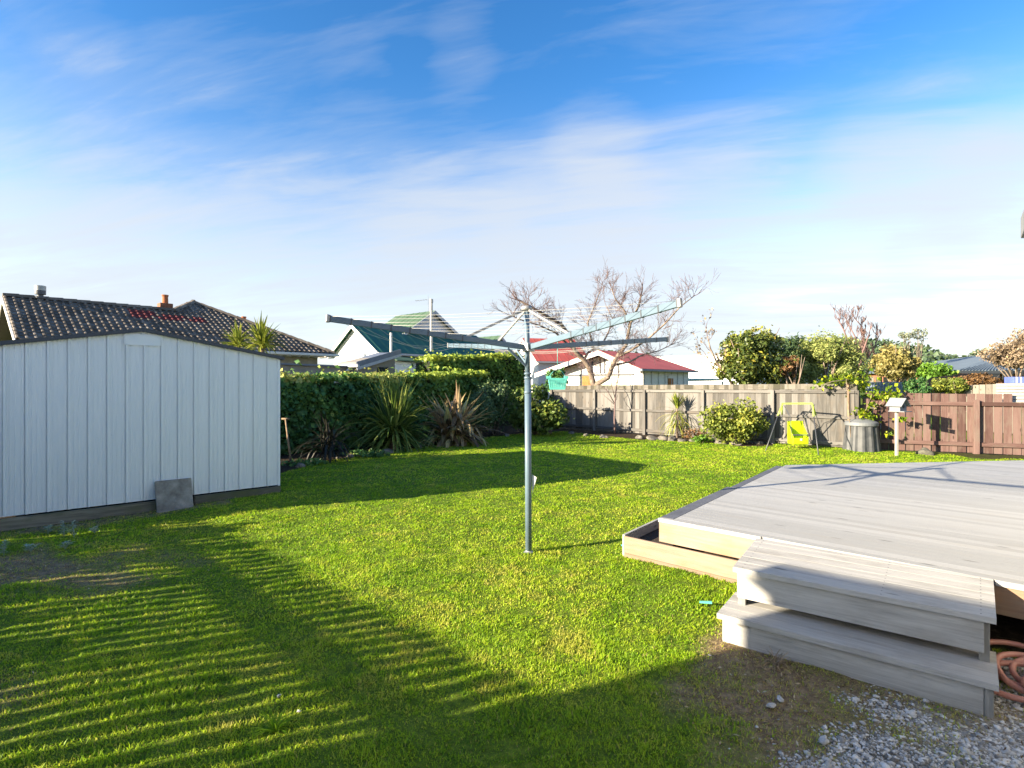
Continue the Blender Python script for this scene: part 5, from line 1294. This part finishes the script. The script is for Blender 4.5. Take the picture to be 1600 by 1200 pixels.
rb_ = tree('grey_brown_tree', 'grey brown sparse leaved tree at the right edge before the blue roof', 1590, 556, 26, (1.55, 1.1, .88), 6200, M['greyleaf'], .11, 73, clumps=30, clr=.38, extra=((1560, 550, 26, (.8, .6, .55), 900), (1598, 530, 26, (.6, .5, .6), 800)))
tree('yellow_bush', 'yellow green rounded bush behind the red fence left of the pale palings', 1483, 604, 17.5, (.66, .5, .34), 2600, M['shrub'], .08, 74, .03, clumps=20)
tree('russet_hedge', 'russet brown wide hedge above the pale palings on the right', 1525, 597, 22, (1.25, .7, .36), 3000, M['brownleaf'], .10, 75, .04, clumps=24)
tree('dark_bush', 'dark green bush in shade beside the blue grey corrugated fence', 1430, 606, 17, (.40, .4, .40), 1300, M['hedge'], .10, 76, .03, clumps=14)
tree('garden_bush', 'green creeper bush between red garage and laurel behind the fence', 868, 596, 24, (.55, .4, .7), 1100, M['hedge'], .14, 79, .04, clumps=12)
for (px, py, d, rx, rz, lab, sd) in ((1537, 561, 90, 2.6, 1.7, 'dark distant tree showing over the blue roof', 77),):
    tree('distant_tree', lab, px, py, d, (rx, 2, rz), 900, M['farfol'], .5, sd, .1, clumps=14)
# far wooded hill
def hill():
    xs = np.linspace(-200, 420, 90); ys = np.linspace(150, 420, 40); Xh, Yh = np.meshgrid(xs, ys)
    hgt = 9.5 * np.exp(-((Xh - 38) / 30) ** 2) + 13 * np.exp(-((Xh - 128) / 26) ** 2) + 5 * np.exp(-((Xh - 190) / 60) ** 2) + 2.2
    Zh = hgt * np.exp(-((Yh - 215) / 60.) ** 2) - .5
    n = len(xs); i = (np.arange(39)[:, None] * n + np.arange(n - 1)[None]).ravel()
    o = np_mesh('hill', np.stack([Xh.ravel(), Yh.ravel(), Zh.ravel()], 1), np.stack([i, i + 1, i + n + 1, i + n], 1).ravel(), np.arange(len(i)) * 4, M['hill'], smooth=True)
    prop(o, kind='structure', label='low wooded hill far beyond the houses')
    m = 26000; x = NR.uniform(-120, 330, m); y = NR.uniform(160, 235, m)
    h = (9.5 * np.exp(-((x - 38) / 30) ** 2) + 13 * np.exp(-((x - 128) / 26) ** 2) + 5 * np.exp(-((x - 190) / 60) ** 2) + 2.2) * np.exp(-((y - 215) / 60.) ** 2) - .5
    bl = vnoise(x, y, .16, 21); z = h + NR.uniform(0, 1, m) * (1.2 + 3.2 * bl)
    o = leaves('forest', M['farfol'], None, np.stack([x, y, z], 1), 1.5, .8, .25 + .4 * vnoise(x, y, .2, 22) + NR.normal(0, .15, m), None, .4)
    prop(o, label='dark green woods covering the far hill', kind='stuff')
hill()

# ------------------------------------------------------------------ neighbouring houses
def tiles(mb, o, u, v, nu, nv, keep, red=None, tw=.215, tl=.27):
    """interlocking roof tiles: o eave corner, u along eave, v up slope"""
    nrm = u.cross(v).normalized(); nrm = nrm if nrm.z > 0 else -nrm
    prof = ((0, .004), (.018, .046), (.055, .052), (.088, .032), (.105, .006), (.16, .002), (.215, .004))
    for j in range(nv):
        for i in range(nu):
            if not keep((i + .5) * tw, (j + .5) * tl): continue
            vs = []
            for (s, h) in prof:
                a = o + u * (i * tw + s)
                vs += [a + v * (j * tl) + nrm * (h - .012), a + v * (j * tl) + nrm * (h + .030), a + v * ((j + 1) * tl + .01) + nrm * (h + .002)]
            fs = []
            for k in range(len(prof) - 1):
                a = k * 3; fs += [(a, a + 3, a + 4, a + 1), (a + 1, a + 4, a + 5, a + 2)]
            mb._add(vs, fs, rnd.random(), red=1. if red and red(i, j) else 0.)
def tile_house():
    E0 = Vector((-14.75, 16.16, 2.88)); u = Vector((.665, .747, 0)).normalized(); p = Vector((-u.y, u.x, 0)); k = .522
    v = (p + UP * k).normalized(); sl = math.sqrt(1 + k * k)
    root = thing('tiled_house', (E0.x + 2, E0.y + 4, 0), 'house with big brown grey tiled roof rising behind the white shed', 'house')
    gl, half, LA = 5.0, 3.1, 6.15; hp = 4.19; Lt = 10.45
    mb = MB()
    def keep_front(s, t):
        q = t / sl                      # horizontal run
        a = q <= half + .02 and s <= Lt - q and s >= 0
        b = abs(s - LA) <= hp - q and q <= hp
        return (a and s <= LA + (hp - q)) or b
    tiles(mb, E0, u, v, 50, 19, keep_front, lambda i, j: (j in (9, 10) and 16 <= i <= 27 and (i * 7 + j * 3) % 5 != 0) or (j == 11 and 15 < i < 20))
    # right hip face and gable rear face
    c1 = E0 + u * Lt; tiles(mb, c1, p, (-u + UP * k).normalized(), 40, 19, lambda s, t: t / sl <= hp and t / sl <= s <= 2 * hp - t / sl)
    tiles(mb, E0 + p * 2 * half, u, (-p + UP * k).normalized(), 20, 14, lambda s, t: t / sl <= half and s <= 2.2 + (t / sl))
    mb.build('tile_roof', M['tile'], root)
    mb = MB(); zr = 2.88 + half * k; A_ = E0 + u * LA + p * hp; A_.z = 2.88 + hp * k
    rl = LA - (hp - half)
    R0, R1 = E0 + p * half, E0 + u * rl + p * half; R0 = Vector((R0.x, R0.y, zr)); R1 = Vector((R1.x, R1.y, zr))
    def cap(a, b):
        n = max(2, int((b - a).length / .38))
        for i in range(n):
            q0, q1 = a.lerp(b, i / n), a.lerp(b, (i + 1.06) / n); d = (q1 - q0).normalized(); s = d.cross(UP).normalized(); w = .12
            vs = []
            for q, dz in ((q0, .045), (q1, .065)):
                for f, hh in ((-1, -.05), (-.5, .055), (.5, .055), (1, -.05)): vs.append(q + s * f * w + UP * (hh + dz))
            mb._add(vs, [(0, 1, 5, 4), (1, 2, 6, 5), (2, 3, 7, 6), (0, 3, 2, 1), (4, 5, 6, 7)])
    cap(R0, R1); cap(c1, A_); cap(R1, A_); cap(E0 + u * LA * 2 * 0 + u * (Lt) + p * 2 * hp, A_); mb.build('ridge_cap', M['tile'], root)
    mb = MB(); c2 = E0 + u * (LA - hp) ; 
    # under roof sheets so nothing shows through
    mb.slab([E0 - UP * .05, E0 + u * rl - UP * .05, Vector(R1) - UP * .05, Vector(R0) - UP * .05], .03); mb.slab([E0 + u * (LA - hp) - UP * .052, c1 - UP * .052, A_ - UP * .052], .03)
    mb.slab([c1 - UP * .054, c1 + p * 2 * hp - UP * .054, A_ - UP * .054], .03); mb.slab([R0 - UP * .056, R1 - UP * .056, E0 + u * rl + p * 2 * half - UP * .056, E0 + p * 2 * half - UP * .056], .03)
    mb.build('roof_lining', M['darkvoid'], root)
    mb = MB(); o = E0 + p * .5 + u * .55; o.z = 0
    mb.box(o, u * (Lt - 1.1), p * 5.2, UP * 2.72)
    g0, g1 = E0 + u * .55 + p * .5, E0 + u * .55 + p * (2 * half - .5)
    mb.hexa([Vector((g0.x, g0.y, 2.73)), Vector((g1.x, g1.y, 2.73)), Vector((g1.x, g1.y, 2.73)) + u * .1, Vector((g0.x, g0.y, 2.73)) + u * .1] + [Vector(((g0.x + g1.x) / 2, (g0.y + g1.y) / 2, zr - .12)) + d_ for d_ in (-p * .05, p * .05, p * .05 + u * .1, -p * .05 + u * .1)])
    mb.build('wall', M['stucco'], root)
    mb = MB()
    for (a, b) in ((E0 - u * .02, R0 - u * .02), (E0 + p * 2 * half - u * .02, R0 - u * .02)):
        mb.hexa([a - UP * .20, a - UP * .20 + u * .03, a + u * .03 - UP * .01, a - UP * .01, b - UP * .20, b - UP * .20 + u * .03, b + u * .03 - UP * .01, b - UP * .01])
    mb.each('barge_board', M['whitepaint'], root)
    mb = MB(); mb.box(E0 - p * .13 - UP * .13 + u * .05, u * (Lt + .1), p * .12, UP * .11); mb.box(c1 + u * .01 - UP * .13, u * .12, p * 2 * hp, UP * .11); mb.build('gutter', M['whitepaint'], root, bevel=.02)
    mb = MB(); mb.box(E0 + p * .01 - UP * .16 + u * .5, u * (Lt - 1), p * .48, UP * .02)
    for i in range(14): mb.box(E0 + p * .0 - UP * .20 + u * (5.2 + i * .4), u * .05, p * .48, UP * .035)
    mb.build('eave_lining', M['greypaint'], root)
    # chimneys and flue
    b = P(258, 488, 23.2); mb = MB(); mb.cbox(b - UP * .08, u, p, .48, .42, .9); ch = mb.build('chimney', M['brickred'], root, bevel=.01)
    mb = MB(); mb.lathe(b + UP * .37, [(.12, 0), (.11, .30), (.13, .32), (.13, .37)], 16); mb.build('chimney_pot', M['terracotta'], ch)
    b = P(381, 506, 27); mb = MB(); mb.cbox(b - UP * .3, u, p, .4, .4, .6); ch = mb.build('chimney', M['brickred'], root); mb = MB(); mb.lathe(b, [(.11, 0), (.10, .30), (.12, .32), (.12, .36)], 14); mb.build('chimney_pot', M['terracotta'], ch)
    b = P(63, 470, 18.9); mb = MB(); mb.lathe(b - UP * .25, [(.11, 0), (.11, .33), (.17, .33), (.17, .38), (.09, .39), (.09, .46), (.155, .47), (.155, .60)], 18)
    fl = mb.build('flue', M['darkgrey'], root); mb = MB(); mb.lathe(b + UP * .352, [(.158, 0), (.158, .16), (.14, .17)], 18); mb.build('cowl', M['galv'], fl)
tile_house()

def gable_block(name, root, ax, half, L, apex, drop_l, drop_r, over, roofmat, wallmat, trim, back=0, z0=0, hl=None, hr=None, th=.05, walls=True, barge=.22, trimw=.03, inset=.25):
    """apex: front ridge point; ax: direction the ridge runs away; left/right half spans"""
    ax = ax.normalized(); sd = Vector((ax.y, -ax.x, 0)); hl = hl or half; hr = hr or half
    eL = apex - sd * hl - UP * drop_l; eR = apex + sd * hr - UP * drop_r
    mb = MB()
    mb.slab([eL, apex, apex + ax * L, eL + ax * L], th); mb.slab([apex, eR, eR + ax * L, apex + ax * L], th)
    for (a, b) in ((eL, apex), (apex, eR)):          # standing seams
        n = int(L / .6)
        for i in range(n):
            q = ax * (.3 + i * .6); mb.bar(a + q + UP * .004, b + q + UP * .004, .03, .018)
    mb.build('roof', roofmat, root)
    if walls:
        mb = MB(); w = ax * inset; i_ = .25
        zl, zr = eL.z - .02, eR.z - .02
        kl, kr = drop_l / hl, drop_r / hr
        a = apex + w - UP * (th + .08); bL = apex + w - sd * (hl - i_); bR = apex + w + sd * (hr - i_); bL.z = a.z - kl * (hl - i_); bR.z = a.z - kr * (hr - i_)
        pts = [Vector((bL.x, bL.y, z0)), Vector((bR.x, bR.y, z0)), bR, a, bL]; n = 5; q = ax * (L - 2 * inset); vs = pts + [p + q for p in pts]
        mb._add(vs, [(0, 1, 2, 3, 4), (9, 8, 7, 6, 5)] + [((i + 1) % n, i, n + i, n + (i + 1) % n) for i in range(n)]); mb.build('wall', wallmat, root)
    mb = MB()
    for (a, b) in ((eL, apex), (eR, apex)):
        mb.hexa([a - ax * trimw - UP * barge, a - UP * barge - ax * .002, a - UP * .0 - ax * .002, a - ax * trimw, b - ax * trimw - UP * barge, b - UP * barge - ax * .002, b - ax * .002, b - ax * trimw])
    mb.each('barge_board', trim, root)
    mb = MB()
    for e, s in ((eL, -1), (eR, 1)): mb.box(e + sd * (.01 if s > 0 else -.11) - UP * .13, ax * L, sd * .10, UP * .10)
    mb.build('gutter', M['greypaint'], root)
    return eL, eR
def green_house():
    r = thing('green_roofed_house', (-7.5, 31, 0), 'white weatherboard house with dark green roof and gables beyond the hedge', 'house')
    ax = Vector((.66, .75, 0))
    ap = P(549, 506, 29.7)
    gable_block('g', r, ax, 2.44, 9.6, ap, 1.62, 1.62, .3, M['greenroof'], M['wboard'], M['whitepaint'])
    ax2 = Vector((-.75, .66, 0)); ap2 = P(680, 485, 33.4)
    gable_block('g', r, ax2, 2.35, 3.9, ap2, 1.55, 1.55, .2, M['litroofgreen'], M['wbshade'], M['greypaint'], z0=4.1)
    ap3 = P(783, 524, 36.5)
    gable_block('g', r, ax2, 1.7, 4.5, ap3, 1.35, 1.35, .2, M['litroofgreen'], M['wbshade'], M['greypaint'], z0=.2)
    # lower white lean-to below the eave
    a, b = P(617, 562, 27.2), P(745, 560, 33.5); d = (b - a); d.z = 0; L = d.length; d.normalize(); n = Vector((d.y, -d.x, 0))
    mb = MB(); mb.box(Vector((a.x, a.y, 0)), d * L, -n * 1.2, UP * (a.z - .1)); mb.build('lean_to', M['wboard'], r)
    mb = MB(); q = [Vector((a.x, a.y, a.z - .02)) + n * .25 - d * .1, Vector((b.x, b.y, a.z - .02)) + n * .25, Vector((b.x, b.y, a.z + .3)) - n * 1.2, Vector((a.x, a.y, a.z + .3)) - n * 1.2 - d * .1]
    mb.slab(q, .05); mb.build('lean_to_roof', M['litroofgreen'], r)
    mb = MB(); c = P(656, 573, 28.6) + n * .14; mb.box(c - UP * .35, d * .9, n * .03, UP * .6); w_ = mb.build('window', M['glass'], r)
    mb = MB(); mb.box(c - UP * .42 - d * .06, d * 1.02, n * .02, UP * .06); mb.box(c + UP * .26 - d * .06, d * 1.02, n * .02, UP * .06); mb.build('frame', M['whitepaint'], w_)
    # flues, vent and aerial
    t = P(674, 468, 28.5); bt = P(674, 540, 28.5); mb = MB(); mb.tube([bt - UP * .3, t], .075, 14); mb.tube([t - UP * .16, t + UP * .02], .095, 14); mb.build('flue', M['galv'], r, smooth=False)
    t = P(611, 520, 27.4); bt = P(611, 553, 27.4); mb = MB(); mb.tube([bt - UP * .3, t], .065, 12); mb.build('vent_pipe', M['whitepaint'], r)
    a0 = P(669, 462, 28.6); mb = MB(); mb.tube([P(669, 500, 28.6), a0], .012, 5); mb.tube([P(649, 470, 28.6), P(668, 468, 28.6)], .010, 5)
    for k in range(5):
        p = P(650 + k * 4, 470 - k * .4, 28.6); mb.tube([p - Vector((.0, .25, -.0)), p + Vector((0, .25, 0))], .006, 4)
    mb.build('aerial', M['galv'], r)
green_house()
def grey_garage():
    r = thing('stucco_outbuilding', (-5.5, 18.5, 0), 'low grey beige stucco outbuilding with slanting dark roof edge behind the hedge', 'outbuilding')
    d = 18.6
    p0, p1, p2, p3 = P(437, 574, 16.0), P(556, 556, 17.5), P(617, 548, 19.2), P(498, 562, 16.8)
    # right block: shaded wall between x 556 and 616
    a, b = Vector((p1.x, p1.y, 0)), Vector((p2.x, p2.y, 0)); dd = (b - a).normalized(); nn = Vector((-dd.y, dd.x, 0))
    L = (b - a).length; z0_, z1_ = P(0, 563, p1.y).z, P(0, 551, p2.y).z
    mb = MB(); mb.hexa([a, b, b + nn * .8, a + nn * .8, a + UP * (z0_ - .06), b + UP * (z1_ - .06), b + nn * .8 + UP * (z1_ - .06), a + nn * .8 + UP * (z0_ - .06)])
    c0 = a - dd * 2.8 + nn * .30
    mb.box(c0, dd * 2.78, nn * 2.0, UP * (z0_ - .225)); mb.build('wall', M['stucco'], r)
    mb = MB(); q0 = a - dd * .10 - Vector((nn.x, nn.y, 0)) * .12 + UP * (z0_ - .17); q1 = b + dd * .08 - nn * .18 + UP * (z1_ + .02)
    mb.slab([q0, q1, q1 + nn * 1.1, q0 + nn * 1.1], .05)
    r0 = a - dd * 2.85 + nn * .22 + UP * (z0_ - .17); r1 = a - dd * .02 + nn * .22 + UP * (z0_ - .17); mb.slab([r0, r1, r1 + nn * 2.2, r0 + nn * 2.2], .05); mb.build('roof', M['greyroof'], r)
    mb = MB(); mb.bar(q0 - nn * .02 - UP * .10, q1 - nn * .02 - UP * .10, .025, .10); mb.build('fascia', M['greypaint'], r)
    mb = MB(); mb.bar(q0 - nn * .02 + UP * .04, q1 - nn * .02 + UP * .02, .03, .16); mb.build('flashing', M['greyroof'], r)
    mb = MB(); mb.bar(q0 - dd * .02 - nn * .1 - UP * .01, q0 - dd * .02 + nn * .9 - UP * .01, .10, .08); mb.bar(r0 - dd * .08 - UP * .05, r0 - dd * .08 + nn * 1.2 - UP * .05, .10, .08); mb.build('gutter', M['whitepaint'], r)
    mb = MB(); m = a + dd * 1.0 - nn * .015 + UP * (P(0, 578, 18.3).z - .12); mb.box(m, dd * .55, nn * .01, UP * .22); mb.build('window', M['glass'], r)
    mb = MB(); mb.bar(q0 - dd * .1 - UP * .1 + nn * .2, q0 - dd * 1.6 + nn * .2 - UP * 1.1, .05, .05); mb.each('downpipe', M['greypaint'], r)
grey_garage()
def red_garage():
    r = thing('red_roofed_garage', (6, 32, 0), 'white gabled garage with coral red roof behind the bare tree', 'garage')
    ax = Vector((.707, .707, 0)); sd = Vector((.707, -.707, 0)); ap = P(935, 547, 30.2); zR, zL = 2.36, 2.22
    hr, hl = 2.67, 4.8; dr_, dl = ap.z - zR, ap.z - zL; eR = ap + sd * hr - UP * dr_; eL = ap - sd * hl - UP * dl
    R1 = ap + ax * 5.0; cR = eR + ax * 6.2; cL = eL + ax * 6.2
    mb = MB(); mb.slab([ap, eR, cR, R1], .05); mb.slab([eL, ap, R1, cL], .05); mb.slab([R1, cR, cL], .05); mb.build('roof', M['redroof'], r)
    mb = MB()
    for (a, b) in ((eL, ap), (eR, ap)):
        mb.hexa([a - ax * .03 - UP * .28, a - UP * .28 - ax * .002, a - ax * .002 - UP * .02, a - ax * .03 - UP * .02, b - ax * .03 - UP * .28, b - UP * .28 - ax * .002, b - ax * .002 - UP * .02, b - ax * .03 - UP * .02])
    mb.each('barge_board', M['whitepaint'], r)
    mb = MB(); w = ax * .75; a = ap + w - UP * .2; bR = eR + w - sd * .3 - UP * .06; bL = eL + w + sd * .5 - UP * .05
    pts = [Vector((bL.x, bL.y, 0)), Vector((bR.x, bR.y, 0)), bR, a, bL]; q = ax * 5.1; n = 5; vs = pts + [p + q for p in pts]
    mb._add(vs, [(0, 1, 2, 3, 4), (9, 8, 7, 6, 5)] + [((i + 1) % n, i, n + i, n + (i + 1) % n) for i in range(n)]); mb.build('wall', M['whitepaint'], r)
    mb = MB(); g = eR - ax * .02 + sd * .0 - UP * .13; mb.box(g, ax * 6.3, sd * .12, UP * .11); mb.build('gutter', M['greyroof'], r)
    # side wall panels with battens and a small window
    f0 = Vector((bR.x, bR.y, 0)) + sd * .006
    mb = MB()
    for k in range(7): mb.box(f0 + ax * (.1 + k * .72), ax * .05, sd * .025, UP * (bR.z - .05))
    mb.each('batten', M['greypaint'], r)
    pw = f0 + ax * 2.6 + UP * 1.45; mb = MB(); mb.box(pw, ax * .6, sd * .02, UP * .62); w_ = mb.build('window', M['rust'], r)
    mb = MB(); mb.box(pw + UP * .42, ax * .6, sd * .03, UP * .2); mb.build('frame', M['whitepaint'], w_)
    # garage doors and orange panel on the gable face
    def ong(px0, px1, z0, z1, out, mat, name):
        def at(px):
            t = (px - 800) / F; o = Vector((bL.x, bL.y, 0)) - ax * out; den = sd.x - t * sd.y; s = (t * o.y - o.x) / den; return o + sd * s
        a_, b_ = at(px0), at(px1); mb = MB(); mb.box(a_ + UP * z0, b_ - a_, -ax * .03, UP * (z1 - z0)); return mb.build(name, mat, r)
    ong(868, 908, 0.1, 2.0, .01, M['wbcream'], 'garage_door'); ong(931, 985, 0.1, 2.0, .01, M['wbcream'], 'garage_door'); ong(910, 926, 0.1, 2.02, .012, M['rust'], 'door_panel')
    ong(862, 990, 2.02, 2.12, .02, M['darkgrey'], 'door_track')
    for px in (925, 937, 944, 955, 965): ong(px, px + 1.5, 2.15, 3.0, .02, M['darkgrey'], 'vent_bar')
    h = thing('red_roofed_house', (3, 41, 0), 'larger red roofed house behind the left side of the garage', 'house')
    ap = P(858, 528, 44); gable_block('g', h, Vector((.95, .30, 0)), 3.4, 4.6, ap + Vector((-2.2, 0, 0)), 2.0, 2.0, .2, M['darkredroof'], M['whitepaint'], M['whitepaint'])
red_garage()
def far_buildings():
    r = thing('white_warehouse', (22, 56, 0), 'long plain white building behind the garage and glossy tree', 'building')
    a, b = P(1012, 558, 66), P(1180, 553, 54); d = b - a; d.z = 0; n = Vector((-d.y, d.x, 0)).normalized()
    mb = MB(); mb.hexa([Vector((a.x, a.y, 0)), Vector((b.x, b.y, 0)), Vector((b.x, b.y, 0)) + n * 14, Vector((a.x, a.y, 0)) + n * 14, a, b, b + n * 14, a + n * 14]); mb.build('wall', plain('white cladding', (.72, .71, .68), .7, var=.04), r)
    mb = MB(); mb.slab([a + UP * .05 - n * .2, b + UP * .05 - n * .2, b + n * 14.2 + UP * .05, a + n * 14.2 + UP * .05], .12); mb.build('roof', M['greypaint'], r)
    r = thing('teal_shade_band', (13, 38, 0), 'low teal slab painting a shadow, a flat carport roof right of the red garage', 'shade band')  # teal slab stands in for the shadow band on the white wall
    a, b = P(1064, 593, 34), P(1130, 592, 36); d = b - a; n = Vector((-d.y, d.x, 0)).normalized()
    mb = MB(); mb.slab([a, b, b + n * 4 + UP * .1, a + n * 4 + UP * .1], .12); mb.build('roof', plain('teal wall shade', (.12, .30, .28), .6), r)
    mb = MB()
    for p in (a + d * .03, b - d * .03, a + n * 3.8 + d * .03): mb.box((p.x, p.y, 0), (.1, 0, 0), (0, .1, 0), (0, 0, a.z - .1))
    mb.box(Vector((a.x, a.y, 0)) + n * 3.9, d * .98, n * .06, UP * (a.z - .1)); mb.build('post', M['cream'], r)
    r = thing('blue_roofed_house', (38, 44, 0), 'brick house with blue grey hipped metal roof on the right', 'house')
    dd = 42.; e0, e1 = P(1494, 579, dd), P(1660, 580, dd + 1); ap = P(1575, 549, dd + 6); ap2 = P(1640, 549, dd + 6)
    ze = e0.z; d = (e1 - e0).normalized(); n = Vector((-d.y, d.x, 0))
    mb = MB(); c2, c3 = e1 + n * 12, e0 + n * 12
    mb.slab([e0, e1, ap2, ap], .06); mb.slab([e0, ap, c3], .06); mb.slab([ap, ap2, c2, c3], .06)
    for k in range(34):
        s = k / 33; f = e0.lerp(e1, s); t = min(1., s / .44) if s < .44 else 1.; q = f.lerp(ap.lerp(ap2, max(0, (s - .44) / .56)), t); mb.bar(f + UP * .03, q + UP * .03, .05, .05)
    mb.build('roof', M['blueroof'], r)
    mb = MB(); o = e0 + n * .6 + d * .6; o.z = 0; mb.box(o, d * 12, n * 9, UP * (ze - .12)); mb.build('wall', M['brickred'], r)
    mb = MB(); mb.box(e0 - n * .02 - UP * .22, d * (e1 - e0).length, n * .1, UP * .18); mb.build('gutter', M['darkgrey'], r)
    for px in (1545, 1566, 1590):
        p = P(px, 586, dd + .4); mb = MB(); mb.box(Vector((p.x, p.y, p.z - .35)) - n * .0, d * .9, -n * .05, UP * .75); mb.build('window', M['glass'], r)
    r = thing('dark_roofed_house', (44, 60, 0), 'distant house with plain dark grey roof left of the blue roof', 'house')
    a, b = P(1462, 565, 60), P(1545, 564, 62); d = (b - a).normalized(); n = Vector((-d.y, d.x, 0)).normalized()
    lo_ = UP * -1.6
    mb = MB(); mb.slab([a + lo_ - n * 3.5 - d * 1.5, b + lo_ - n * 3.5 + d * 1, b, a], .08); mb.slab([a, b, b + lo_ + n * 3.5 + d, a + lo_ + n * 3.5 - d * 1.5], .08); mb.build('roof', M['darkroof'], r)
    mb = MB(); o = Vector((a.x, a.y, 0)) - n * 2.8; mb.box(o, d * (b - a).length, n * 5.6, UP * (a.z - 1.7)); mb.build('wall', M['brickred'], r)
far_buildings()

# neighbours' fences and clutter on the right
def sheet_fence():
    a, b = P(1352, 597, 19), P(1423, 597, 18.3); d = b - a; d.z = 0; L = d.length; d.normalize(); n = Vector((d.y, -d.x, 0))
    r = thing('corrugated_fence', onground(a.x, a.y), 'blue grey corrugated steel fence section behind the vine', 'fence')
    mb = MB(); N = 60; zt = a.z
    for i in range(N):
        s0, s1 = L * i / N, L * (i + 1) / N; h0, h1 = .02 * math.sin(i * 1.57), .02 * math.sin((i + 1) * 1.57)
        p, q = a + d * s0 + n * h0, a + d * s1 + n * h1; mb.quad((p.x, p.y, 0), (q.x, q.y, 0), (q.x, q.y, zt), (p.x, p.y, zt))
    mb.build('sheet', M['corr'], r)
    mb = MB(); mb.bar(a - n * .03 - UP * .03, b - n * .03 - UP * .03, .05, .05); mb.box(Vector((b.x, b.y, 0)), d * .08, -n * .08, UP * (zt - .02)); mb.build('frame', M['corr'], r)
sheet_fence()
a_, b_ = P(1355, 590, 26), P(1442, 590, 25)
paling_fence('paling_fence', 'far pale paling fence with gaps showing over the corrugated fence', Vector((a_.x, a_.y, 0)), Vector((b_.x, b_.y, 0)), 1, 1.9, M['palefence'], M['palefence'], .26, .08, ((.78, .09),), False, topz=(P(0, 589, 26).z, P(0, 589, 25).z))
a_, b_ = P(1440, 592, 26), P(1512, 583, 30)
paling_fence('paling_fence', 'purple brown paling fence sloping behind the yellow bush', Vector((a_.x, a_.y, 0)), Vector((b_.x, b_.y, 0)), 2, 1.9, M['redwood'], M['redwood'], .2, .006, ((.8, .09),), False, topz=(P(0, 592, 26).z, P(0, 583, 30).z))
a_, b_ = P(1500, 604, 17.5), P(1615, 598, 16.0)
paling_fence('paling_fence', 'pale bleached paling fence just behind the right end of the red fence', Vector((a_.x, a_.y, 0)), Vector((b_.x, b_.y, 0)), 1, 1.5, M['palefence'], M['palefence'], .15, .02, ((.8, .09),), False, topz=(P(0, 602, 17.5).z, P(0, 598, 16).z))
def timber_pile():
    d = 11.92; x0, x1 = P(1573, 0, d).x, P(1650, 0, d).x
    c = Vector(((x0 + x1) / 2, d, 0)); r = thing('slatted_bin_box', (c.x, d, 0), 'white slatted timber box with blue striped top behind the red fence', 'slatted box')
    z0, z1 = P(0, 628.5, d).z, P(0, 598, d).z; dx = Vector((1, -.38, 0)).normalized(); dy = Vector((-dx.y, dx.x, 0)); o = Vector((x0, d, 0)); w = x1 - x0
    h = (z1 - z0) / 6
    for i in range(6):
        mb = MB(); mb.box(o + UP * (z0 + i * h), dx * w, dy * .5, UP * (h - .016)); mb.build('slat', M['palewood'], r, bevel=.003)
    mb = MB()
    for (a, b) in ((.02, .03), (w - .1, .03), (.02, .4), (w - .1, .4)): mb.box(o + dx * a + dy * b + UP * -.05, dx * .07, dy * .07, UP * (z0 + .04))
    mb.box(o + dx * .03 + dy * .03 + UP * z0, dx * (w - .06), dy * .44, UP * (z1 - z0 - .02)); mb.each('leg', M['greypaint'], r)
    mb = MB(); zc = P(0, 588, d).z
    for i in range(9): mb.box(o + dx * (.13 + i * .075) + dy * .05 + UP * (z1 - .012), dx * .05, dy * .4, UP * (zc - z1))
    mb.build('blue_stripe', M['bluestripe'], r, bevel=.01)
    mb = MB()
    for i in range(8): mb.box(o + dx * (.182 + i * .075) + dy * .052 + UP * (z1 - .012), dx * .021, dy * .396, UP * (zc - z1 - .004))
    mb.build('white_stripe', M['whitecard'], r)
timber_pile()
# offcut rails that close the gap between the two fences
g0 = P(1337, 0, 12.85); mbx = MB(); rt = thing('gap_rails', (g0.x, g0.y, 0), 'short pale rails and paling closing the gap between grey and red fences', 'fence infill')
for z in (P(0, 638, 12.85).z, P(0, 668, 12.85).z, .15): mbx.box((g0.x - .05, g0.y + .02, z), (.42, -.16, 0), (.01, .04, 0), (0, 0, .09))
for xx in (.0, .17): mbx.box((g0.x + xx, g0.y + .07 - xx * .38, 0.02), (.13, -.05, 0), (.006, .018, 0), (0, 0, 1.22))
mbx.build('rail', M['palefence'], rt)
# power line
pl = thing('power_line', (52, 80, 0), 'thin power line strung between poles far behind the blue roof', 'power line')
mb = MB(); a, b = P(1300, 548, 95), P(1640, 552, 70); pts = []
for i in range(17):
    f = i / 16; q = a.lerp(b, f); q.z -= .5 * 4 * f * (1 - f); pts.append(q)
mb.tube(pts, .03, 5); mb.build('wire', M['darkgrey'], pl)
mb = MB(); mb.tube([(a.x, a.y, 0), a + UP * .4], [.15, .11], 8); mb.tube([(b.x, b.y, 0), b + UP * .4], [.15, .11], 8); mb.each('pole', M['bark'], pl)
